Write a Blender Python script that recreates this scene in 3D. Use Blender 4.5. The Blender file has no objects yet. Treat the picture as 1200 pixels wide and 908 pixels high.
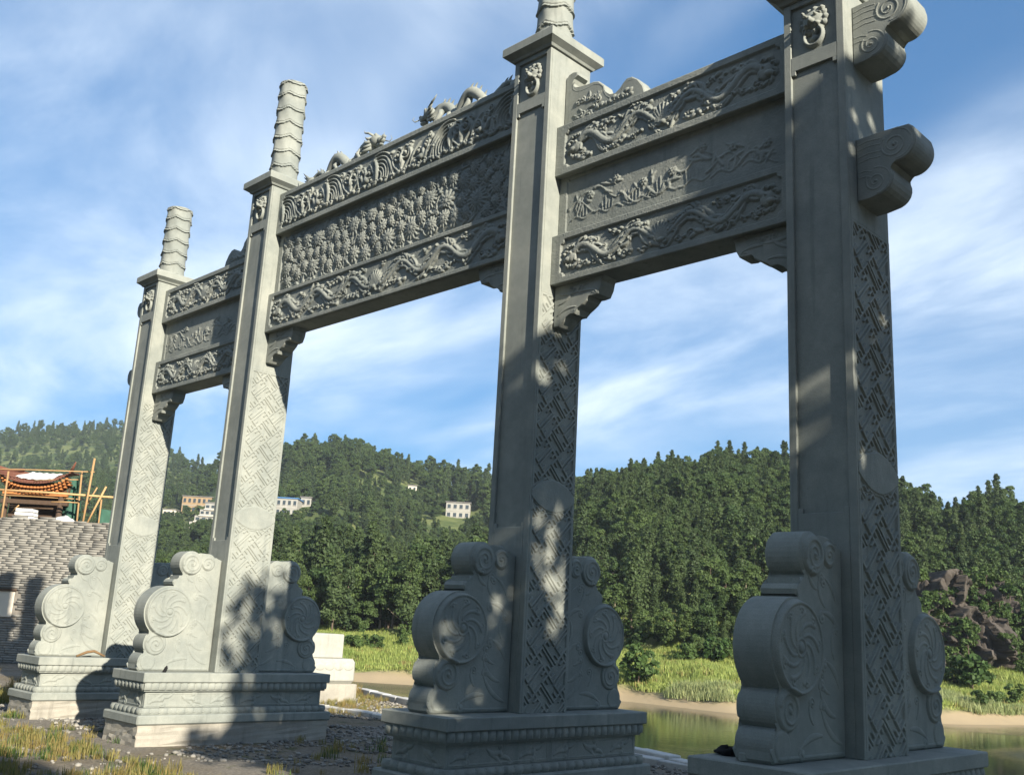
import bpy, bmesh, math, random
import numpy as np
from mathutils import Vector, Matrix
R_ = math.radians
rng = np.random.default_rng(7)
random.seed(7)
scene = bpy.context.scene
COL = scene.collection

# ------------------------------------------------------------------ camera
CAM = dict(c=(4.24, -8.852, 0.957), yaw=44.7, pitch=13.641, roll=3.099, f=1165.5)
_y, _p, _r = R_(CAM['yaw']), R_(CAM['pitch']), R_(CAM['roll'])
C0 = np.array(CAM['c'])
FW = np.array([-math.cos(_y)*math.cos(_p), math.sin(_y)*math.cos(_p), math.sin(_p)])
_rt = np.cross(FW, [0, 0, 1.]); _rt /= np.linalg.norm(_rt); _up = np.cross(_rt, FW)
RT = math.cos(_r)*_rt + math.sin(_r)*_up
UP = math.cos(_r)*_up - math.sin(_r)*_rt
FH = np.array([FW[0], FW[1], 0]); FH /= np.linalg.norm(FH)          # level forward direction
RH = np.array([FH[1], -FH[0], 0])                                   # level right direction
cam = bpy.data.cameras.new('camera'); camo = bpy.data.objects.new('camera', cam); COL.objects.link(camo)
cam.sensor_fit = 'HORIZONTAL'; cam.sensor_width = 36; cam.lens = 36*CAM['f']/1200
cam.clip_start = 0.05; cam.clip_end = 8000
camo.matrix_world = Matrix([[RT[i], UP[i], -FW[i], C0[i]] for i in range(3)] + [[0, 0, 0, 1]])
scene.camera = camo
def ray(u, v):
    q = FW*CAM['f'] + RT*(u-600) - UP*(v-454)
    return q/np.linalg.norm(q)
def at(u, v, F):                                                    # a point F metres ahead in the direction of (u, v)
    q = ray(u, v); return C0 + q*(F/(q@FH))
def fr(F, R, z=0.):                                                 # level forward / right metres -> world
    p = C0 + FH*F + RH*R; return np.array([p[0], p[1], z])

# ------------------------------------------------------------------ sky, sun, exposure
SUND = np.array([2.32, -0.475, 1.03]); SUND /= np.linalg.norm(SUND)    # towards the sun
SUN_EL = math.asin(SUND[2]); SUN_AZ = math.atan2(SUND[0], SUND[1])  # azimuth from +Y clockwise
world = bpy.data.worlds.new('World'); scene.world = world; world.use_nodes = True
nt = world.node_tree; N = nt.nodes; L = nt.links
for n in list(N): N.remove(n)
wo = N.new('ShaderNodeOutputWorld'); bg = N.new('ShaderNodeBackground'); L.new(bg.outputs[0], wo.inputs[0])
sky = N.new('ShaderNodeTexSky'); sky.sky_type = 'NISHITA'; sky.sun_disc = False
sky.sun_elevation = SUN_EL; sky.sun_rotation = SUN_AZ; sky.altitude = 300; sky.air_density = 1.0; sky.dust_density = 0.0; sky.ozone_density = 2.5
bg.inputs['Strength'].default_value = 0.082
tc = N.new('ShaderNodeTexCoord'); sep = N.new('ShaderNodeSeparateXYZ'); L.new(tc.outputs['Generated'], sep.inputs[0])
def mth(op, a, b=None, tree=None, clamp=False):
    t = tree or nt; m = t.nodes.new('ShaderNodeMath'); m.operation = op; m.use_clamp = clamp
    for i, x in enumerate((a, b)):
        if x is None: continue
        if isinstance(x, (int, float)): m.inputs[i].default_value = x
        else: t.links.new(x, m.inputs[i])
    return m.outputs[0]
zc = mth('ADD', mth('MAXIMUM', sep.outputs[2], 0.0), 0.22)
px_ = mth('DIVIDE', sep.outputs[0], zc); py_ = mth('DIVIDE', sep.outputs[1], zc)
cmb = N.new('ShaderNodeCombineXYZ'); L.new(px_, cmb.inputs[0]); L.new(py_, cmb.inputs[1])
def cloud_noise(rot, scl, nscale, detail, seed, dist=0.6, rough=.55):
    mp = N.new('ShaderNodeMapping'); mp.inputs['Rotation'].default_value = (0, 0, R_(rot)); mp.inputs['Scale'].default_value = scl
    mp.inputs['Location'].default_value = (seed, seed*.37, 0)
    L.new(cmb.outputs[0], mp.inputs[0]); nz = N.new('ShaderNodeTexNoise'); L.new(mp.outputs[0], nz.inputs[0])
    nz.inputs['Scale'].default_value = nscale; nz.inputs['Detail'].default_value = detail; nz.inputs['Roughness'].default_value = rough
    nz.inputs['Distortion'].default_value = dist; return nz.outputs['Fac']
def ramp01(x, lo, hi, tree=None):
    t = tree or nt; m = t.nodes.new('ShaderNodeMapRange'); m.interpolation_type = 'SMOOTHSTEP'
    m.inputs['From Min'].default_value = lo; m.inputs['From Max'].default_value = hi; t.links.new(x, m.inputs['Value']); return m.outputs[0]
big = ramp01(cloud_noise(30, (1.0, 1.5, 1), 0.75, 3, 17.6), .31, .60)
fine = ramp01(cloud_noise(62, (0.9, 1.6, 1), 1.5, 8, 7.7, .35, .58), .32, .76)
cl = mth('MULTIPLY', mth('MULTIPLY', big, mth('ADD', mth('MULTIPLY', fine, .85), .15)), 0.84, clamp=True)
mixc = N.new('ShaderNodeMix'); mixc.data_type = 'RGBA'; L.new(cl, mixc.inputs[0])
tint = N.new('ShaderNodeMix'); tint.data_type = 'RGBA'; tint.blend_type = 'MULTIPLY'; tint.inputs[0].default_value = 1
gm = N.new('ShaderNodeGamma'); gm.inputs['Gamma'].default_value = 0.6; L.new(sky.outputs[0], gm.inputs[0]); L.new(gm.outputs[0], tint.inputs[6]); tint.inputs[7].default_value = (0.44, 0.98, 1.50, 1)
L.new(tint.outputs[2], mixc.inputs[6]); mixc.inputs[7].default_value = (6.2, 6.9, 7.6, 1)
L.new(mixc.outputs[2], bg.inputs[0])
sl = bpy.data.lights.new('sun', 'SUN'); sl.energy = 5.0; sl.angle = R_(0.53); sl.color = (1.0, 0.915, 0.765)
so = bpy.data.objects.new('sun', sl); COL.objects.link(so); so.location = (30, -8, 20)
so.rotation_euler = Vector(SUND).to_track_quat('Z', 'Y').to_euler()
vs = scene.view_settings; vs.view_transform = 'Standard'; vs.look = 'None'; vs.gamma = 1; vs.exposure = 1.25; vs.use_curve_mapping = False
scene.cycles.max_bounces = 6; scene.cycles.transparent_max_bounces = 4; scene.cycles.diffuse_bounces = 3

# ------------------------------------------------------------------ materials
def new_mat(name):
    m = bpy.data.materials.new(name); m.use_nodes = True
    b = m.node_tree.nodes['Principled BSDF']; return m, m.node_tree, b
def noise(t, vec, scale, detail=4, rough=.55, dist=0):
    n = t.nodes.new('ShaderNodeTexNoise'); n.inputs['Scale'].default_value = scale; n.inputs['Detail'].default_value = detail
    n.inputs['Roughness'].default_value = rough; n.inputs['Distortion'].default_value = dist
    if vec is not None: t.links.new(vec, n.inputs['Vector'])
    return n.outputs['Fac']
def mixrgb(t, fac, a, b, blend='MIX'):
    m = t.nodes.new('ShaderNodeMix'); m.data_type = 'RGBA'; m.blend_type = blend
    for i, x in ((0, fac), (6, a), (7, b)):
        if isinstance(x, (int, float)): m.inputs[i].default_value = x
        elif isinstance(x, tuple): m.inputs[i].default_value = (*x, 1) if len(x) == 3 else x
        else: t.links.new(x, m.inputs[i])
    return m.outputs[2]
def bump(t, b, h, strength=.3, dist=.01):
    n = t.nodes.new('ShaderNodeBump'); n.inputs['Strength'].default_value = strength; n.inputs['Distance'].default_value = dist
    t.links.new(h, n.inputs['Height']); t.links.new(n.outputs[0], b.inputs['Normal'])
def geo_pos(t):
    return t.nodes.new('ShaderNodeNewGeometry').outputs['Position']
def stone_mat(name, c1, c2, cstain, speck=.5, rough=.85):
    m, t, b = new_mat(name); P = geo_pos(t)
    n1 = ramp01(noise(t, P, 1.3, 6, .6), .32, .72, t); n2 = noise(t, P, 140, 2, .5); n3 = noise(t, P, 9, 5, .65)
    mp = t.nodes.new('ShaderNodeMapping'); mp.inputs['Scale'].default_value = (5, 5, .35); t.links.new(P, mp.inputs[0])
    n4 = ramp01(noise(t, mp.outputs[0], 1.6, 5, .6), .52, .80, t)
    c = mixrgb(t, n1, c1, c2)
    c = mixrgb(t, mth('MULTIPLY', n4, .75, t), c, cstain)
    sp = mth('ADD', mth('MULTIPLY', n2, speck, t), 1-speck*.5, t)
    sp2 = mth('MULTIPLY', sp, mth('ADD', mth('MULTIPLY', n3, .35, t), .83, t), t)
    cc = t.nodes.new('ShaderNodeVectorMath'); cc.operation = 'SCALE'; t.links.new(c, cc.inputs[0]); t.links.new(sp2, cc.inputs['Scale'])
    t.links.new(cc.outputs[0], b.inputs['Base Color']); b.inputs['Roughness'].default_value = rough
    b.inputs['Specular IOR Level'].default_value = .3
    bump(t, b, mth('ADD', noise(t, P, 90, 3), mth('MULTIPLY', n3, .6, t), t), .35, .006)
    return m
def simple_mat(name, col, rough=.8, var=.25, scale=4., bmp=0., rnd=0., spec=.3, bscale=None):
    m, t, b = new_mat(name); P = geo_pos(t)
    k = mth('ADD', mth('MULTIPLY', noise(t, P, scale, 5, .6), 2*var, t), 1-var, t)
    if rnd:
        oi = t.nodes.new('ShaderNodeObjectInfo'); k = mth('MULTIPLY', k, mth('ADD', mth('MULTIPLY', oi.outputs['Random'], 2*rnd, t), 1-rnd, t), t)
    v = t.nodes.new('ShaderNodeVectorMath'); v.operation = 'SCALE'; v.inputs[0].default_value = col; t.links.new(k, v.inputs['Scale'])
    t.links.new(v.outputs[0], b.inputs['Base Color']); b.inputs['Roughness'].default_value = rough; b.inputs['Specular IOR Level'].default_value = spec
    if bmp: bump(t, b, noise(t, P, bscale or scale*6, 4), bmp, .02)
    return m
def leaf_mat(name, ca, cb, trans=.35, rough=.6):
    m, t, b = new_mat(name); P = geo_pos(t)
    oi = t.nodes.new('ShaderNodeObjectInfo')
    c = mixrgb(t, oi.outputs['Random'], ca, cb)
    k = mth('ADD', mth('MULTIPLY', noise(t, P, .9, 3), .9, t), .55, t)
    v = t.nodes.new('ShaderNodeVectorMath'); v.operation = 'SCALE'; t.links.new(c, v.inputs[0]); t.links.new(k, v.inputs['Scale'])
    t.links.new(v.outputs[0], b.inputs['Base Color']); b.inputs['Roughness'].default_value = rough; b.inputs['Specular IOR Level'].default_value = .25
    tr = t.nodes.new('ShaderNodeBsdfTranslucent'); t.links.new(v.outputs[0], tr.inputs[0])
    ms = t.nodes.new('ShaderNodeMixShader'); ms.inputs[0].default_value = trans
    t.links.new(b.outputs[0], ms.inputs[1]); t.links.new(tr.outputs[0], ms.inputs[2])
    t.links.new(ms.outputs[0], t.nodes['Material Output'].inputs['Surface'])
    return m
M = {}
M['stone'] = stone_mat('carved_grey_stone', (.188, .204, .188), (.262, .273, .244), (.135, .148, .138), .65)
M['footing'] = stone_mat('rough_footing_concrete', (.32, .30, .255), (.24, .225, .195), (.13, .12, .10), .6, .95)
M['pale'] = stone_mat('pale_dressed_stone', (.33, .33, .295), (.285, .285, .255), (.22, .21, .19), .4)
M['kerb'] = stone_mat('kerb_concrete', (.5, .49, .46), (.42, .41, .39), (.3, .29, .27), .4)
M['brick'] = simple_mat('grey_brick', (.30, .285, .255), .95, .35, 3., .5, .38)
M['mortar'] = simple_mat('mortar', (.17, .155, .135), .98, .3, 6., .3)
M['plaster'] = simple_mat('cream_plaster', (.55, .50, .42), .9, .12, 2.)
M['white'] = simple_mat('white_paint', (.30, .29, .26), .85, .2, .6)
M['ochre'] = simple_mat('ochre_plaster', (.29, .205, .12), .9, .12, .5)
M['window'] = simple_mat('window_glass', (.035, .045, .05), .2, .2, .5, spec=.6)
M['roofgrey'] = simple_mat('grey_roof', (.16, .15, .14), .9, .2, .8)
M['bluetin'] = simple_mat('blue_tin', (.06, .16, .34), .6, .1, .6)
M['orange'] = simple_mat('orange_painted_timber', (.40, .155, .05), .7, .25, 8.)
M['darkwood'] = simple_mat('dark_timber', (.07, .045, .03), .8, .3, 6.)
M['bamboo'] = simple_mat('bamboo', (.36, .22, .10), .6, .3, 5., rnd=.25)
M['tarp'] = simple_mat('white_sheet', (.62, .61, .57), .6, .08, 3.)
M['net'] = simple_mat('green_net', (.03, .085, .06), .8, .3, 5.)
M['tile'] = simple_mat('dark_roof_tile', (.15, .062, .04), .85, .3, 8.)
M['rock'] = simple_mat('cliff_rock', (.058, .049, .041), .95, .7, .8, 1.0, bscale=2.5)
M['pebble'] = simple_mat('pebble', (.20, .19, .17), .9, .35, 12., rnd=.4)
M['bark'] = simple_mat('bark', (.10, .075, .055), .95, .4, 8., .5)
M['palebark'] = simple_mat('pale_bark', (.26, .21, .16), .95, .3, 6.)
M['conifer'] = leaf_mat('conifer_foliage', (.052, .082, .032), (.082, .120, .042), .4)
M['broad'] = leaf_mat('broadleaf_foliage', (.058, .098, .032), (.098, .145, .044), .42)
M['shade'] = leaf_mat('shade_tree_foliage', (.045, .09, .03), (.06, .11, .035), .18)
M['shrub'] = leaf_mat('shrub_foliage', (.045, .088, .022), (.085, .13, .035), .35)
M['grass'] = leaf_mat('meadow_grass', (.21, .28, .07), (.36, .40, .12), .4)
M['reed'] = leaf_mat('pale_reed', (.24, .29, .12), (.36, .38, .18), .4)
M['drygrass'] = leaf_mat('dry_grass', (.27, .20, .075), (.19, .19, .06), .35)
M['cloth'] = simple_mat('black_cloth', (.012, .012, .013), .95, .3, 10.)
M['stick'] = simple_mat('dead_stick', (.16, .10, .05), .9, .3, 10.)

# terrain material: colour from the zone attribute (what grows or lies there)
m, t, b = new_mat('terrain'); P = geo_pos(t)
at_ = t.nodes.new('ShaderNodeAttribute'); at_.attribute_name = 'zone'
sp_ = t.nodes.new('ShaderNodeSeparateColor'); t.links.new(at_.outputs['Color'], sp_.inputs[0])
gr = mixrgb(t, ramp01(noise(t, P, .35, 6, .65), .35, .65, t), (.23, .21, .18), (.19, .155, .105))
gr = mixrgb(t, ramp01(noise(t, P, 2.2, 5, .7), .52, .68, t), gr, (.09, .095, .04))
gr = mixrgb(t, ramp01(noise(t, P, 22, 3, .6), .35, .7, t), mixrgb(t, .55, gr, (.06, .055, .05)), gr)
meadow = mixrgb(t, ramp01(noise(t, P, .11, 5, .6), .38, .62, t), (.17, .225, .06), (.26, .28, .09))
sand = mixrgb(t, noise(t, P, .6, 4), (.34, .265, .165), (.27, .215, .135))
wood = mixrgb(t, ramp01(noise(t, P, .05, 6, .65), .4, .62, t), (.05, .075, .025), (.13, .15, .055))
c = mixrgb(t, sp_.outputs[0], wood, gr); c = mixrgb(t, sp_.outputs[1], c, meadow); c = mixrgb(t, sp_.outputs[2], c, sand)
t.links.new(c, b.inputs['Base Color']); b.inputs['Roughness'].default_value = .97; b.inputs['Specular IOR Level'].default_value = .15
bump(t, b, noise(t, P, 14, 6, .7), .6, .05); M['terrain'] = m
# water
m, t, b = new_mat('river_water'); P = geo_pos(t)
b.inputs['Base Color'].default_value = (.020, .027, .017, 1); b.inputs['IOR'].default_value = 1.33; b.inputs['Specular IOR Level'].default_value = .5
rr = ramp01(noise(t, P, .03, 3, .5, .5), .42, .62, t)
t.links.new(mth('ADD', mth('MULTIPLY', rr, .16, t), .05, t), b.inputs['Roughness'])
hh = mth('MULTIPLY', mth('ADD', noise(t, P, 1.6, 4, .6), mth('MULTIPLY', noise(t, P, 6, 2), .4, t), t), mth('ADD', mth('MULTIPLY', rr, .9, t), .12, t), t)
bump(t, b, hh, .85, .07); M['water'] = m

# ------------------------------------------------------------------ helpers
def tag(o, label=None, cat=None, group=None, kind=None):
    if label: o['label'] = label
    if cat: o['category'] = cat
    if group: o['group'] = group
    if kind: o['kind'] = kind
    return o
def link(o, parent=None):
    COL.objects.link(o)
    if parent is not None: o.parent = parent
    return o
def empty(name, loc=(0, 0, 0), rz=0., parent=None):
    o = bpy.data.objects.new(name, None); o.location = loc; o.rotation_euler = (0, 0, rz); o.empty_display_size = .3
    return link(o, parent)
def mesh_data(name, V, F, mat, smooth=False):
    me = bpy.data.meshes.new(name)
    V = np.asarray(V, dtype=np.float32)
    if isinstance(F, np.ndarray):
        k = F.shape[1]; nf = len(F)
        me.vertices.add(len(V)); me.vertices.foreach_set('co', V.ravel())
        me.loops.add(nf*k); me.loops.foreach_set('vertex_index', F.astype(np.int32).ravel())
        me.polygons.add(nf); me.polygons.foreach_set('loop_start', np.arange(0, nf*k, k, dtype=np.int32))
        me.polygons.foreach_set('loop_total', np.full(nf, k, dtype=np.int32)); me.update(calc_edges=True)
    else:
        me.from_pydata([tuple(v) for v in V], [], F)
    me.materials.append(mat)
    if smooth: me.polygons.foreach_set('use_smooth', np.ones(len(me.polygons), dtype=bool))
    me.update(); return me
def mobj(name, V, F, mat, parent=None, smooth=False, loc=(0, 0, 0)):
    o = bpy.data.objects.new(name, mesh_data(name, V, F, mat, smooth)); o.location = loc
    return link(o, parent)
def bm_obj(name, bm, mat, parent=None, smooth=False, loc=(0, 0, 0)):
    bmesh.ops.recalc_face_normals(bm, faces=bm.faces[:])
    me = bpy.data.meshes.new(name); bm.to_mesh(me); bm.free(); me.materials.append(mat)
    if smooth: me.polygons.foreach_set('use_smooth', np.ones(len(me.polygons), dtype=bool))
    o = bpy.data.objects.new(name, me); o.location = loc; return link(o, parent)
def copy_o(o, parent, loc=None, scale=None):
    c = o.copy(); COL.objects.link(c); c.parent = parent
    if loc is not None: c.location = loc
    if scale is not None: c.scale = scale
    return c
def add_box(bm, x0, x1, y0, y1, z0, z1, bev=0.):
    vs = [bm.verts.new(p) for p in ((x0,y0,z0),(x1,y0,z0),(x1,y1,z0),(x0,y1,z0),(x0,y0,z1),(x1,y0,z1),(x1,y1,z1),(x0,y1,z1))]
    fs = [bm.faces.new([vs[i] for i in f]) for f in ((3,2,1,0),(4,5,6,7),(0,1,5,4),(1,2,6,5),(2,3,7,6),(3,0,4,7))]
    if bev:
        es = list({e for f in fs for e in f.edges}); bmesh.ops.bevel(bm, geom=es, offset=bev, segments=1, affect='EDGES')
def box(name, x0, x1, y0, y1, z0, z1, mat, parent=None, bev=.008, loc=(0, 0, 0)):
    bm = bmesh.new(); add_box(bm, x0, x1, y0, y1, z0, z1, bev); return bm_obj(name, bm, mat, parent, loc=loc)
def prism(name, pts, axis, lo, hi, mat, parent=None, bev=.012, loc=(0, 0, 0), smooth=False):
    """pts in the plane across axis ('x': (y,z); 'y': (x,z)), extruded from lo to hi"""
    bm = bmesh.new()
    def p3(p, w): return (w, p[0], p[1]) if axis == 'x' else (p[0], w, p[1])
    A = [bm.verts.new(p3(p, lo)) for p in pts]; B = [bm.verts.new(p3(p, hi)) for p in pts]; n = len(pts)
    fa = bm.faces.new(A); fb = bm.faces.new(B[::-1])
    for i in range(n): bm.faces.new((A[i], B[i], B[(i+1) % n], A[(i+1) % n]))
    if bev:
        bmesh.ops.bevel(bm, geom=list(fa.edges)+list(fb.edges), offset=bev, segments=1, affect='EDGES')
    bmesh.ops.triangulate(bm, faces=[f for f in bm.faces if len(f.verts) > 4])
    return bm_obj(name, bm, mat, parent, loc=loc)
def sweep(path, rad, n=8):
    path = np.asarray(path, float); rad = np.broadcast_to(np.asarray(rad, float), (len(path),))
    T = np.gradient(path, axis=0); T /= np.linalg.norm(T, axis=1)[:, None]+1e-9
    ref = np.array([.13, .97, .2]); V = []
    for p, tt, r in zip(path, T, rad):
        a = np.cross(tt, ref); a /= np.linalg.norm(a)+1e-9; bb = np.cross(tt, a)
        for k in range(n):
            g = 2*math.pi*k/n; V.append(p + r*(math.cos(g)*a + math.sin(g)*bb))
    F = []
    for i in range(len(path)-1):
        for k in range(n):
            F.append((i*n+k, i*n+(k+1) % n, (i+1)*n+(k+1) % n, (i+1)*n+k))
    F.append(tuple(range(n))[::-1]); F.append(tuple((len(path)-1)*n+k for k in range(n)))
    return np.array(V), F
def join(parts):
    V = []; F = []; o = 0
    for v, f in parts:
        V.append(np.asarray(v)); F += [tuple(i+o for i in q) for q in f]; o += len(v)
    return np.concatenate(V), F
def blob(c, r, seed=0, nu=10, nv=7, amp=.15):
    g = np.random.default_rng(seed); V = []; F = []
    ph = g.uniform(0, 6.28, 4)
    for j in range(nv+1):
        th = math.pi*j/nv
        for i in range(nu):
            a = 2*math.pi*i/nu
            k = 1 + amp*(math.sin(3*a+ph[0]+2*th)+math.sin(2*a+4*th+ph[1]))*.5
            V.append((c[0]+r[0]*k*math.sin(th)*math.cos(a), c[1]+r[1]*k*math.sin(th)*math.sin(a), c[2]+r[2]*k*math.cos(th)))
    for j in range(nv):
        for i in range(nu): F.append((j*nu+i, (j+1)*nu+i, (j+1)*nu+(i+1) % nu, j*nu+(i+1) % nu))
    return np.array(V), F

# ---- carving: a height map drawn with strokes, turned into a sheet of real relief
class Carve:
    def __init__(s, W, H, res):
        s.W, s.H, s.res = W, H, res
        s.nx = int(round(W/res))+1; s.nz = int(round(H/res))+1
        s.x = np.linspace(0, W, s.nx); s.z = np.linspace(0, H, s.nz); s.h = np.zeros((s.nz, s.nx))
    def win(s, cx, cz, r):
        i0 = max(0, int((cx-r)/s.W*(s.nx-1))); i1 = min(s.nx, int((cx+r)/s.W*(s.nx-1))+2)
        j0 = max(0, int((cz-r)/s.H*(s.nz-1))); j1 = min(s.nz, int((cz+r)/s.H*(s.nz-1))+2)
        return i0, i1, j0, j1
    def dome(s, cx, cz, rx, rz=None, h=.05, ang=0., base=0., replace=False, pw=.45):
        rz = rz or rx; R = max(rx, rz); i0, i1, j0, j1 = s.win(cx, cz, R)
        if i1 <= i0 or j1 <= j0: return
        X = s.x[i0:i1][None, :]-cx; Z = s.z[j0:j1][:, None]-cz; ca, sa = math.cos(ang), math.sin(ang)
        d = ((X*ca+Z*sa)/rx)**2 + ((-X*sa+Z*ca)/rz)**2
        v = base + h*np.clip(1-d, 0, 1)**pw; sub = s.h[j0:j1, i0:i1]
        if replace: np.copyto(sub, v, where=d < 1)
        else: np.maximum(sub, np.where(d < 1, v, 0), out=sub)
    def stroke(s, pts, r, h=.05, pw=.45, base=0.):
        pts = np.asarray(pts, float); r = np.broadcast_to(np.asarray(r, float), (len(pts),))
        seg = np.linalg.norm(np.diff(pts, axis=0), axis=1); L_ = np.concatenate([[0], np.cumsum(seg)])
        n = max(2, int(L_[-1]/(s.res*.8))); q = np.linspace(0, L_[-1], n)
        for x, z, rr in zip(np.interp(q, L_, pts[:, 0]), np.interp(q, L_, pts[:, 1]), np.interp(q, L_, r)):
            s.dome(x, z, max(rr, s.res*.8), h=h*min(1, .45+rr/.05*.55), pw=pw, base=base)
    def spiral(s, cx, cz, r0, turns=1.6, d=1, a0=0., w=.02, h=.05):
        n = 40; q = np.linspace(0, 1, n); a = a0 + d*q*turns*2*math.pi; r = r0*(1-q)**.8 + .004
        s.stroke(np.stack([cx+r*np.cos(a), cz+r*np.sin(a)], 1), w*(1-.45*q), h)
        s.dome(cx, cz, w*1.2, h=h*1.1)
    def flower(s, cx, cz, R, n=9, h=.045, replace=True, rings=2, a0=0.):
        if replace: s.dome(cx, cz, R*1.08, h=0, base=0.004, replace=True)
        for k in range(rings):
            rr = R*(1-.40*k)
            for i in range(n):
                a = a0 + 2*math.pi*(i+.5*k)/n
                s.dome(cx+math.cos(a)*rr*.60, cz+math.sin(a)*rr*.60, rr*.44, rr*math.pi*.6/n*1.05, h=h*.6, base=h*(.25+.35*k), ang=a, replace=True)
        s.dome(cx, cz, R*.22, h=h*.6, base=h*.8, replace=True)
    def leaf(s, x, z, a, l, w, bend=0., h=.04):
        q = np.linspace(0, 1, 12); aa = a + bend*q; step = l/11
        X = x + np.concatenate([[0], np.cumsum(np.cos(aa[:-1])*step)]); Z = z + np.concatenate([[0], np.cumsum(np.sin(aa[:-1])*step)])
        s.stroke(np.stack([X, Z], 1), w*np.sin(np.pi*np.clip(q*.85+.12, 0, 1))+.003, h)
        return X[-1], Z[-1], aa[-1]
    def tendril(s, x, z, a, l, w, bend, curl=.06, d=1, h=.045):
        X, Z, A = s.leaf(x, z, a, l, w, bend, h)
        s.spiral(X+curl*math.cos(A+d*math.pi/2), Z+curl*math.sin(A+d*math.pi/2), curl, 1.4, d, A-d*math.pi/2, w*.7, h)
    def groove(s, pts, r, depth):
        c = Carve(s.W, s.H, s.res); c.h = np.zeros_like(s.h); c.stroke(pts, r, depth); s.h -= c.h
    def frame(s, bx, bz, rec, notch=.0):
        """sunken field inside a border: border stays at 0, the field lies rec deep"""
        X = s.x[None, :]; Z = s.z[:, None]
        ins = (X > bx) & (X < s.W-bx) & (Z > bz) & (Z < s.H-bz)
        if notch:
            for cx in (bx, s.W-bx):
                for cz in (bz, s.H-bz): ins &= ~(((X-cx)**2+(Z-cz)**2) < notch**2)
        s.h = np.where(ins, np.maximum(s.h, 0)-rec, 0.)
    def mesh(s, name, mat, to3, parent=None, skirt=.05, keep=None, rough=.0012, loc=(0, 0, 0)):
        h = s.h + np.random.default_rng(3).normal(0, rough, s.h.shape)
        X, Z = np.meshgrid(s.x, s.z); V = to3(X.ravel(), Z.ravel(), h.ravel())
        idx = np.arange(s.nx*s.nz).reshape(s.nz, s.nx)
        F = np.stack([idx[:-1, :-1], idx[:-1, 1:], idx[1:, 1:], idx[1:, :-1]], -1).reshape(-1, 4)
        if keep is not None:
            k = (s.h > keep).ravel()[F].any(1); F = F[k]
            used = np.zeros(len(V), bool); used[F.ravel()] = True; mp = np.cumsum(used)-1; V = V[used]; F = mp[F]
        elif skirt:
            per = np.concatenate([idx[0, :], idx[1:, -1], idx[-1, -2::-1], idx[-2:0:-1, 0]])
            S = to3(X.ravel()[per], Z.ravel()[per], np.full(len(per), -skirt)); o = len(V); V = np.concatenate([V, S])
            a = np.arange(len(per)); bq = np.roll(a, -1)
            F = np.concatenate([F, np.stack([per[bq], per[a], o+a, o+bq], 1)])
        return mobj(name, V, F, mat, parent, True, loc)
exec_parts = None

# ------------------------------------------------------------------ terrain and river
SH_R = [-400, -60, -13.5, -8.7, 12.7, 20.3, 40.7, 47.8, 90, 400]; SH_F = [150, 108, 104.8, 104.8, 96.9, 88.4, 90.9, 94.2, 105, 140]
SKY = [(-900, 500, 900), (-300, 505, 900), (0, 500, 900), (40, 493, 900), (140, 489, 900), (200, 520, 800), (235, 541, 660), (260, 532, 570),
       (335, 516, 500), (380, 511, 500), (408, 508, 500), (440, 520, 495), (470, 529, 490), (500, 538, 480), (560, 549, 460), (600, 553, 420), (640, 555, 360),
       (690, 548, 310), (740, 534, 285), (800, 523, 265), (870, 517, 250), (930, 518, 240), (1000, 532, 230), (1060, 552, 215), (1090, 563, 205), (1110, 572, 200),
       (1140, 557, 195), (1165, 553, 195), (1200, 560, 195), (1400, 560, 190), (2000, 560, 190)]
_th = []; _D = []; _Z = []
for u, v, D in SKY:
    uu = max(min(u, 1400), -300); q = ray(uu, v); q = q/(q@FH)
    th = (q@RH) + (u-uu)/1165.; _th.append(th); _D.append(D); _Z.append(C0[2]+q[2]*D - (10.3 if D < 420 else 9.5))
_th = np.array(_th); _D = np.array(_D, float); _Z = np.array(_Z)
KP = np.array([-5.6, 5.5]); KT = np.array([-.958, .287]); KN = np.array([.287, .958])
def vnoise(x, y, s, seed=0):
    g = np.random.default_rng(seed); T = g.random((64, 64))
    X = x/s; Y = y/s; i = np.floor(X).astype(int); j = np.floor(Y).astype(int); fx = X-i; fy = Y-j
    fx = fx*fx*(3-2*fx); fy = fy*fy*(3-2*fy)
    a = T[i % 64, j % 64]; b_ = T[(i+1) % 64, j % 64]; c = T[i % 64, (j+1) % 64]; d = T[(i+1) % 64, (j+1) % 64]
    return (a*(1-fx)+b_*fx)*(1-fy) + (c*(1-fx)+d*fx)*fy - .5
WATER = -5.0
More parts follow.
